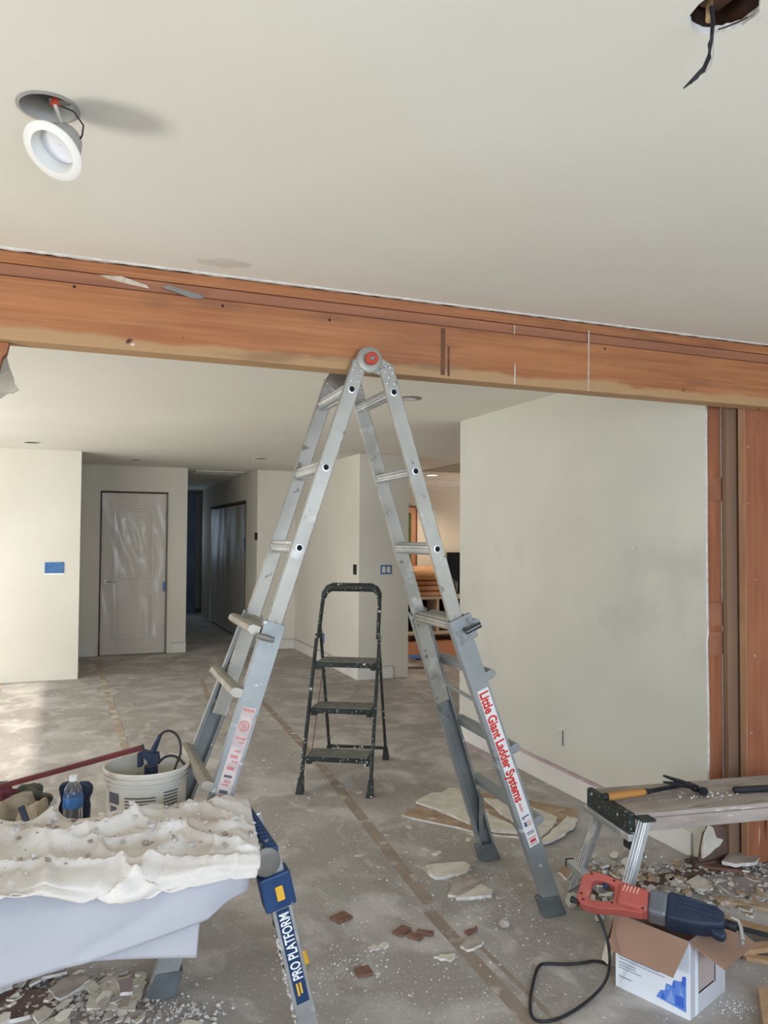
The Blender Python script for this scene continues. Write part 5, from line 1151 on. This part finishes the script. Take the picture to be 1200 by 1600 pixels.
slab([(160, 1520), (185, 1512), (200, 1516), (180, 1524)], 'grey chip at the rear of the rubble below the sheet', rubble_m, .014, .0, seed=38)

rg = random.Random(21)
def scatter(n, fn, sizes, m, lb, nm='plaster_crumbs'):
    mb = MB()
    for i in range(n):
        x, y = fn(); p = P(x, y, z=0)
        mb.crumb(p, rg.choice(sizes))
    return tag(mb.build(nm, m), lb, 'crumbs', kind='stuff')
scatter(420, lambda: (rg.gauss(110, 75), rg.gauss(1562, 22)), (.004, .006, .008, .011, .015), rubble_m, 'grey plaster rubble under the left platform', 'plaster_rubble')
scatter(160, lambda: (rg.gauss(290, 30), rg.gauss(1582, 14)), (.003, .005, .007, .009), crumb_m, 'white crumbs around the hidden ladder foot')
scatter(240, lambda: (rg.uniform(500, 860), rg.uniform(1400, 1600)), (.0015, .002, .003, .0045), crumb_m, 'fine white crumbs over the open floor in front')
scatter(90, lambda: (rg.gauss(545, 30), rg.gauss(1505, 18)), (.003, .004, .006), crumb_m, 'white crumbs around the near square tile')
scatter(220, lambda: (rg.gauss(800, 55), rg.gauss(1395, 28)), (.002, .003, .004, .006), crumb_m, 'white crumbs left of the near ladder foot')
scatter(900, lambda: (rg.uniform(900, 1230), min(1420, 1350 + abs(rg.gauss(0, 32)))), (.003, .004, .006, .008, .011, .016), rubble_m, 'brownish plaster rubble under the right bench', 'plaster_rubble')
scatter(260, lambda: (rg.uniform(960, 1220), rg.uniform(1340, 1430)), (.003, .005, .007, .010), crumb_m, 'white plaster rubble under the right bench', 'plaster_rubble')
scatter(110, lambda: (rg.gauss(1150, 16), rg.gauss(1576, 7)), (.002, .003, .005), crumb_m, 'small white crumb heap right of the box')
scatter(420, lambda: (rg.uniform(180, 900), 1020 + 380 * rg.random() ** 1.5), (.003, .004, .006, .008), crumb_m, 'sparse pale crumbs over the far floor')
mb = MB()
for i in range(70):
    x, y = rg.uniform(150, 860), rg.uniform(1040, 1340); p = P(x, y, z=0); a = rg.uniform(0, 6.28); e = Vector((cos(a), sin(a), 0)); f = LZ.cross(e); s_ = rg.uniform(.012, .035)
    mb.ext([(-s_, -s_ * .4), (s_ * .8, -s_ * .5), (s_ * 1.1, s_ * .2), (-s_ * .2, s_ * .5)], p + LZ * .0008, e, f, LZ, .0015)
tag(mb.build('paint_flakes', chip_m), 'thin pale paint flakes strewn over the far floor', 'flakes', kind='stuff')

# loose drywall fragments, each one its own, ordered as they lie from left to right
def chunks(n, fn, what, where, mats, sd, r0=.02, r1=.045):
    rg = random.Random(sd); spots = sorted((fn(rg) for _ in range(n)), key=lambda q: q[0])
    words = ['leftmost', 'second', 'third', 'fourth', 'fifth', 'sixth', 'seventh', 'eighth', 'ninth', 'tenth', 'eleventh', 'twelfth', 'thirteenth', 'fourteenth', 'fifteenth']
    for i, q in enumerate(spots):
        c = P(*q, z=0); k = rg.randint(5, 7); a0 = rg.uniform(0, 6.28); r = rg.uniform(r0, r1); th = rg.uniform(.008, .014); tl = rg.uniform(0, .35); td = rg.uniform(0, 6.28)
        poly = [Vector((r * rg.uniform(.6, 1.25) * cos(a0 + 2 * pi * j / k), .7 * r * rg.uniform(.6, 1.25) * sin(a0 + 2 * pi * j / k), 0)) for j in range(k)]
        R_ = Matrix.Rotation(td, 3, 'Z') @ Matrix.Rotation(tl, 3, 'X'); poly = [R_ @ p for p in poly]; nz_ = R_ @ Vector((0, 0, th))
        lo = min(p.z for p in poly); off = Vector((c.x, c.y, -lo + .0005)); lo_ = [p + off for p in poly]; up_ = [p + off + nz_ for p in poly]
        mb = MB(); mb.v = lo_ + up_; mb.f = [list(range(k - 1, -1, -1)), list(range(k, 2 * k))] + [[j, (j + 1) % k, k + (j + 1) % k, k + j] for j in range(k)]; mb.mi = [1, 0] + [1] * k
        mm = rg.choice(mats); cn = {'painted_drywall_face': 'pale', 'grey_rubble': 'grey', 'brown_drywall_paper': 'brown'}[mm.name]
        first = words[i] if i == 0 else words[i] + ' from left'
        tag(mb.build('drywall_chunk', [mm, gyp_m], loc=(c.x, c.y, 0)), '%s %s, %s of those %s' % (cn, what, first, where), 'drywall', 'broken drywall pieces ' + where)
chunks(15, lambda g: (g.uniform(905, 1195), g.uniform(1348, 1420)), 'angular drywall fragment', 'under the right bench', [chip_m, rubble_m, rubble_m, paper_m], 31)
chunks(10, lambda g: (g.uniform(0, 225), g.uniform(1530, 1598)), 'small drywall fragment', 'under the draped platform', [chip_m, rubble_m, rubble_m], 32)
chunks(5, lambda g: (g.uniform(1125, 1195), g.uniform(1398, 1436)), 'flat drywall fragment', 'beyond the saw blade', [rubble_m, paper_m], 33)
def fragments(n, fn, mats, lb, sd):
    rg = random.Random(sd); mb = MB()
    for i in range(n):
        c = P(*fn(rg), z=0); k = 5; a0 = rg.uniform(0, 6.28); r = rg.choice((.008, .010, .013, .018, .024, .032)); h = rg.uniform(.006, .016)
        po = [(r * rg.uniform(.6, 1.3) * cos(a0 + 2 * pi * j / k), .7 * r * rg.uniform(.6, 1.3) * sin(a0 + 2 * pi * j / k)) for j in range(k)]
        tl = Vector((rg.uniform(-.4, .4), rg.uniform(-.4, .4), 1)).normalized(); ex = tl.orthogonal().normalized(); ey = tl.cross(ex)
        mb.ext(po, c + LZ * (.0006 + r * .35), ex, ey, tl, h * .6, rg.randint(0, len(mats) - 1))
    tag(mb.build('drywall_rubble', mats), lb, 'rubble', kind='stuff')
fragments(170, lambda g: (g.uniform(900, 1230), g.uniform(1340, 1425)), [chip_m, rubble_m, paper_m, gyp_m], 'heap of broken drywall bits under the right bench', 41)
fragments(70, lambda g: (g.uniform(-10, 230), g.uniform(1522, 1605)), [chip_m, rubble_m, gyp_m], 'heap of broken drywall bits under the left platform', 42)
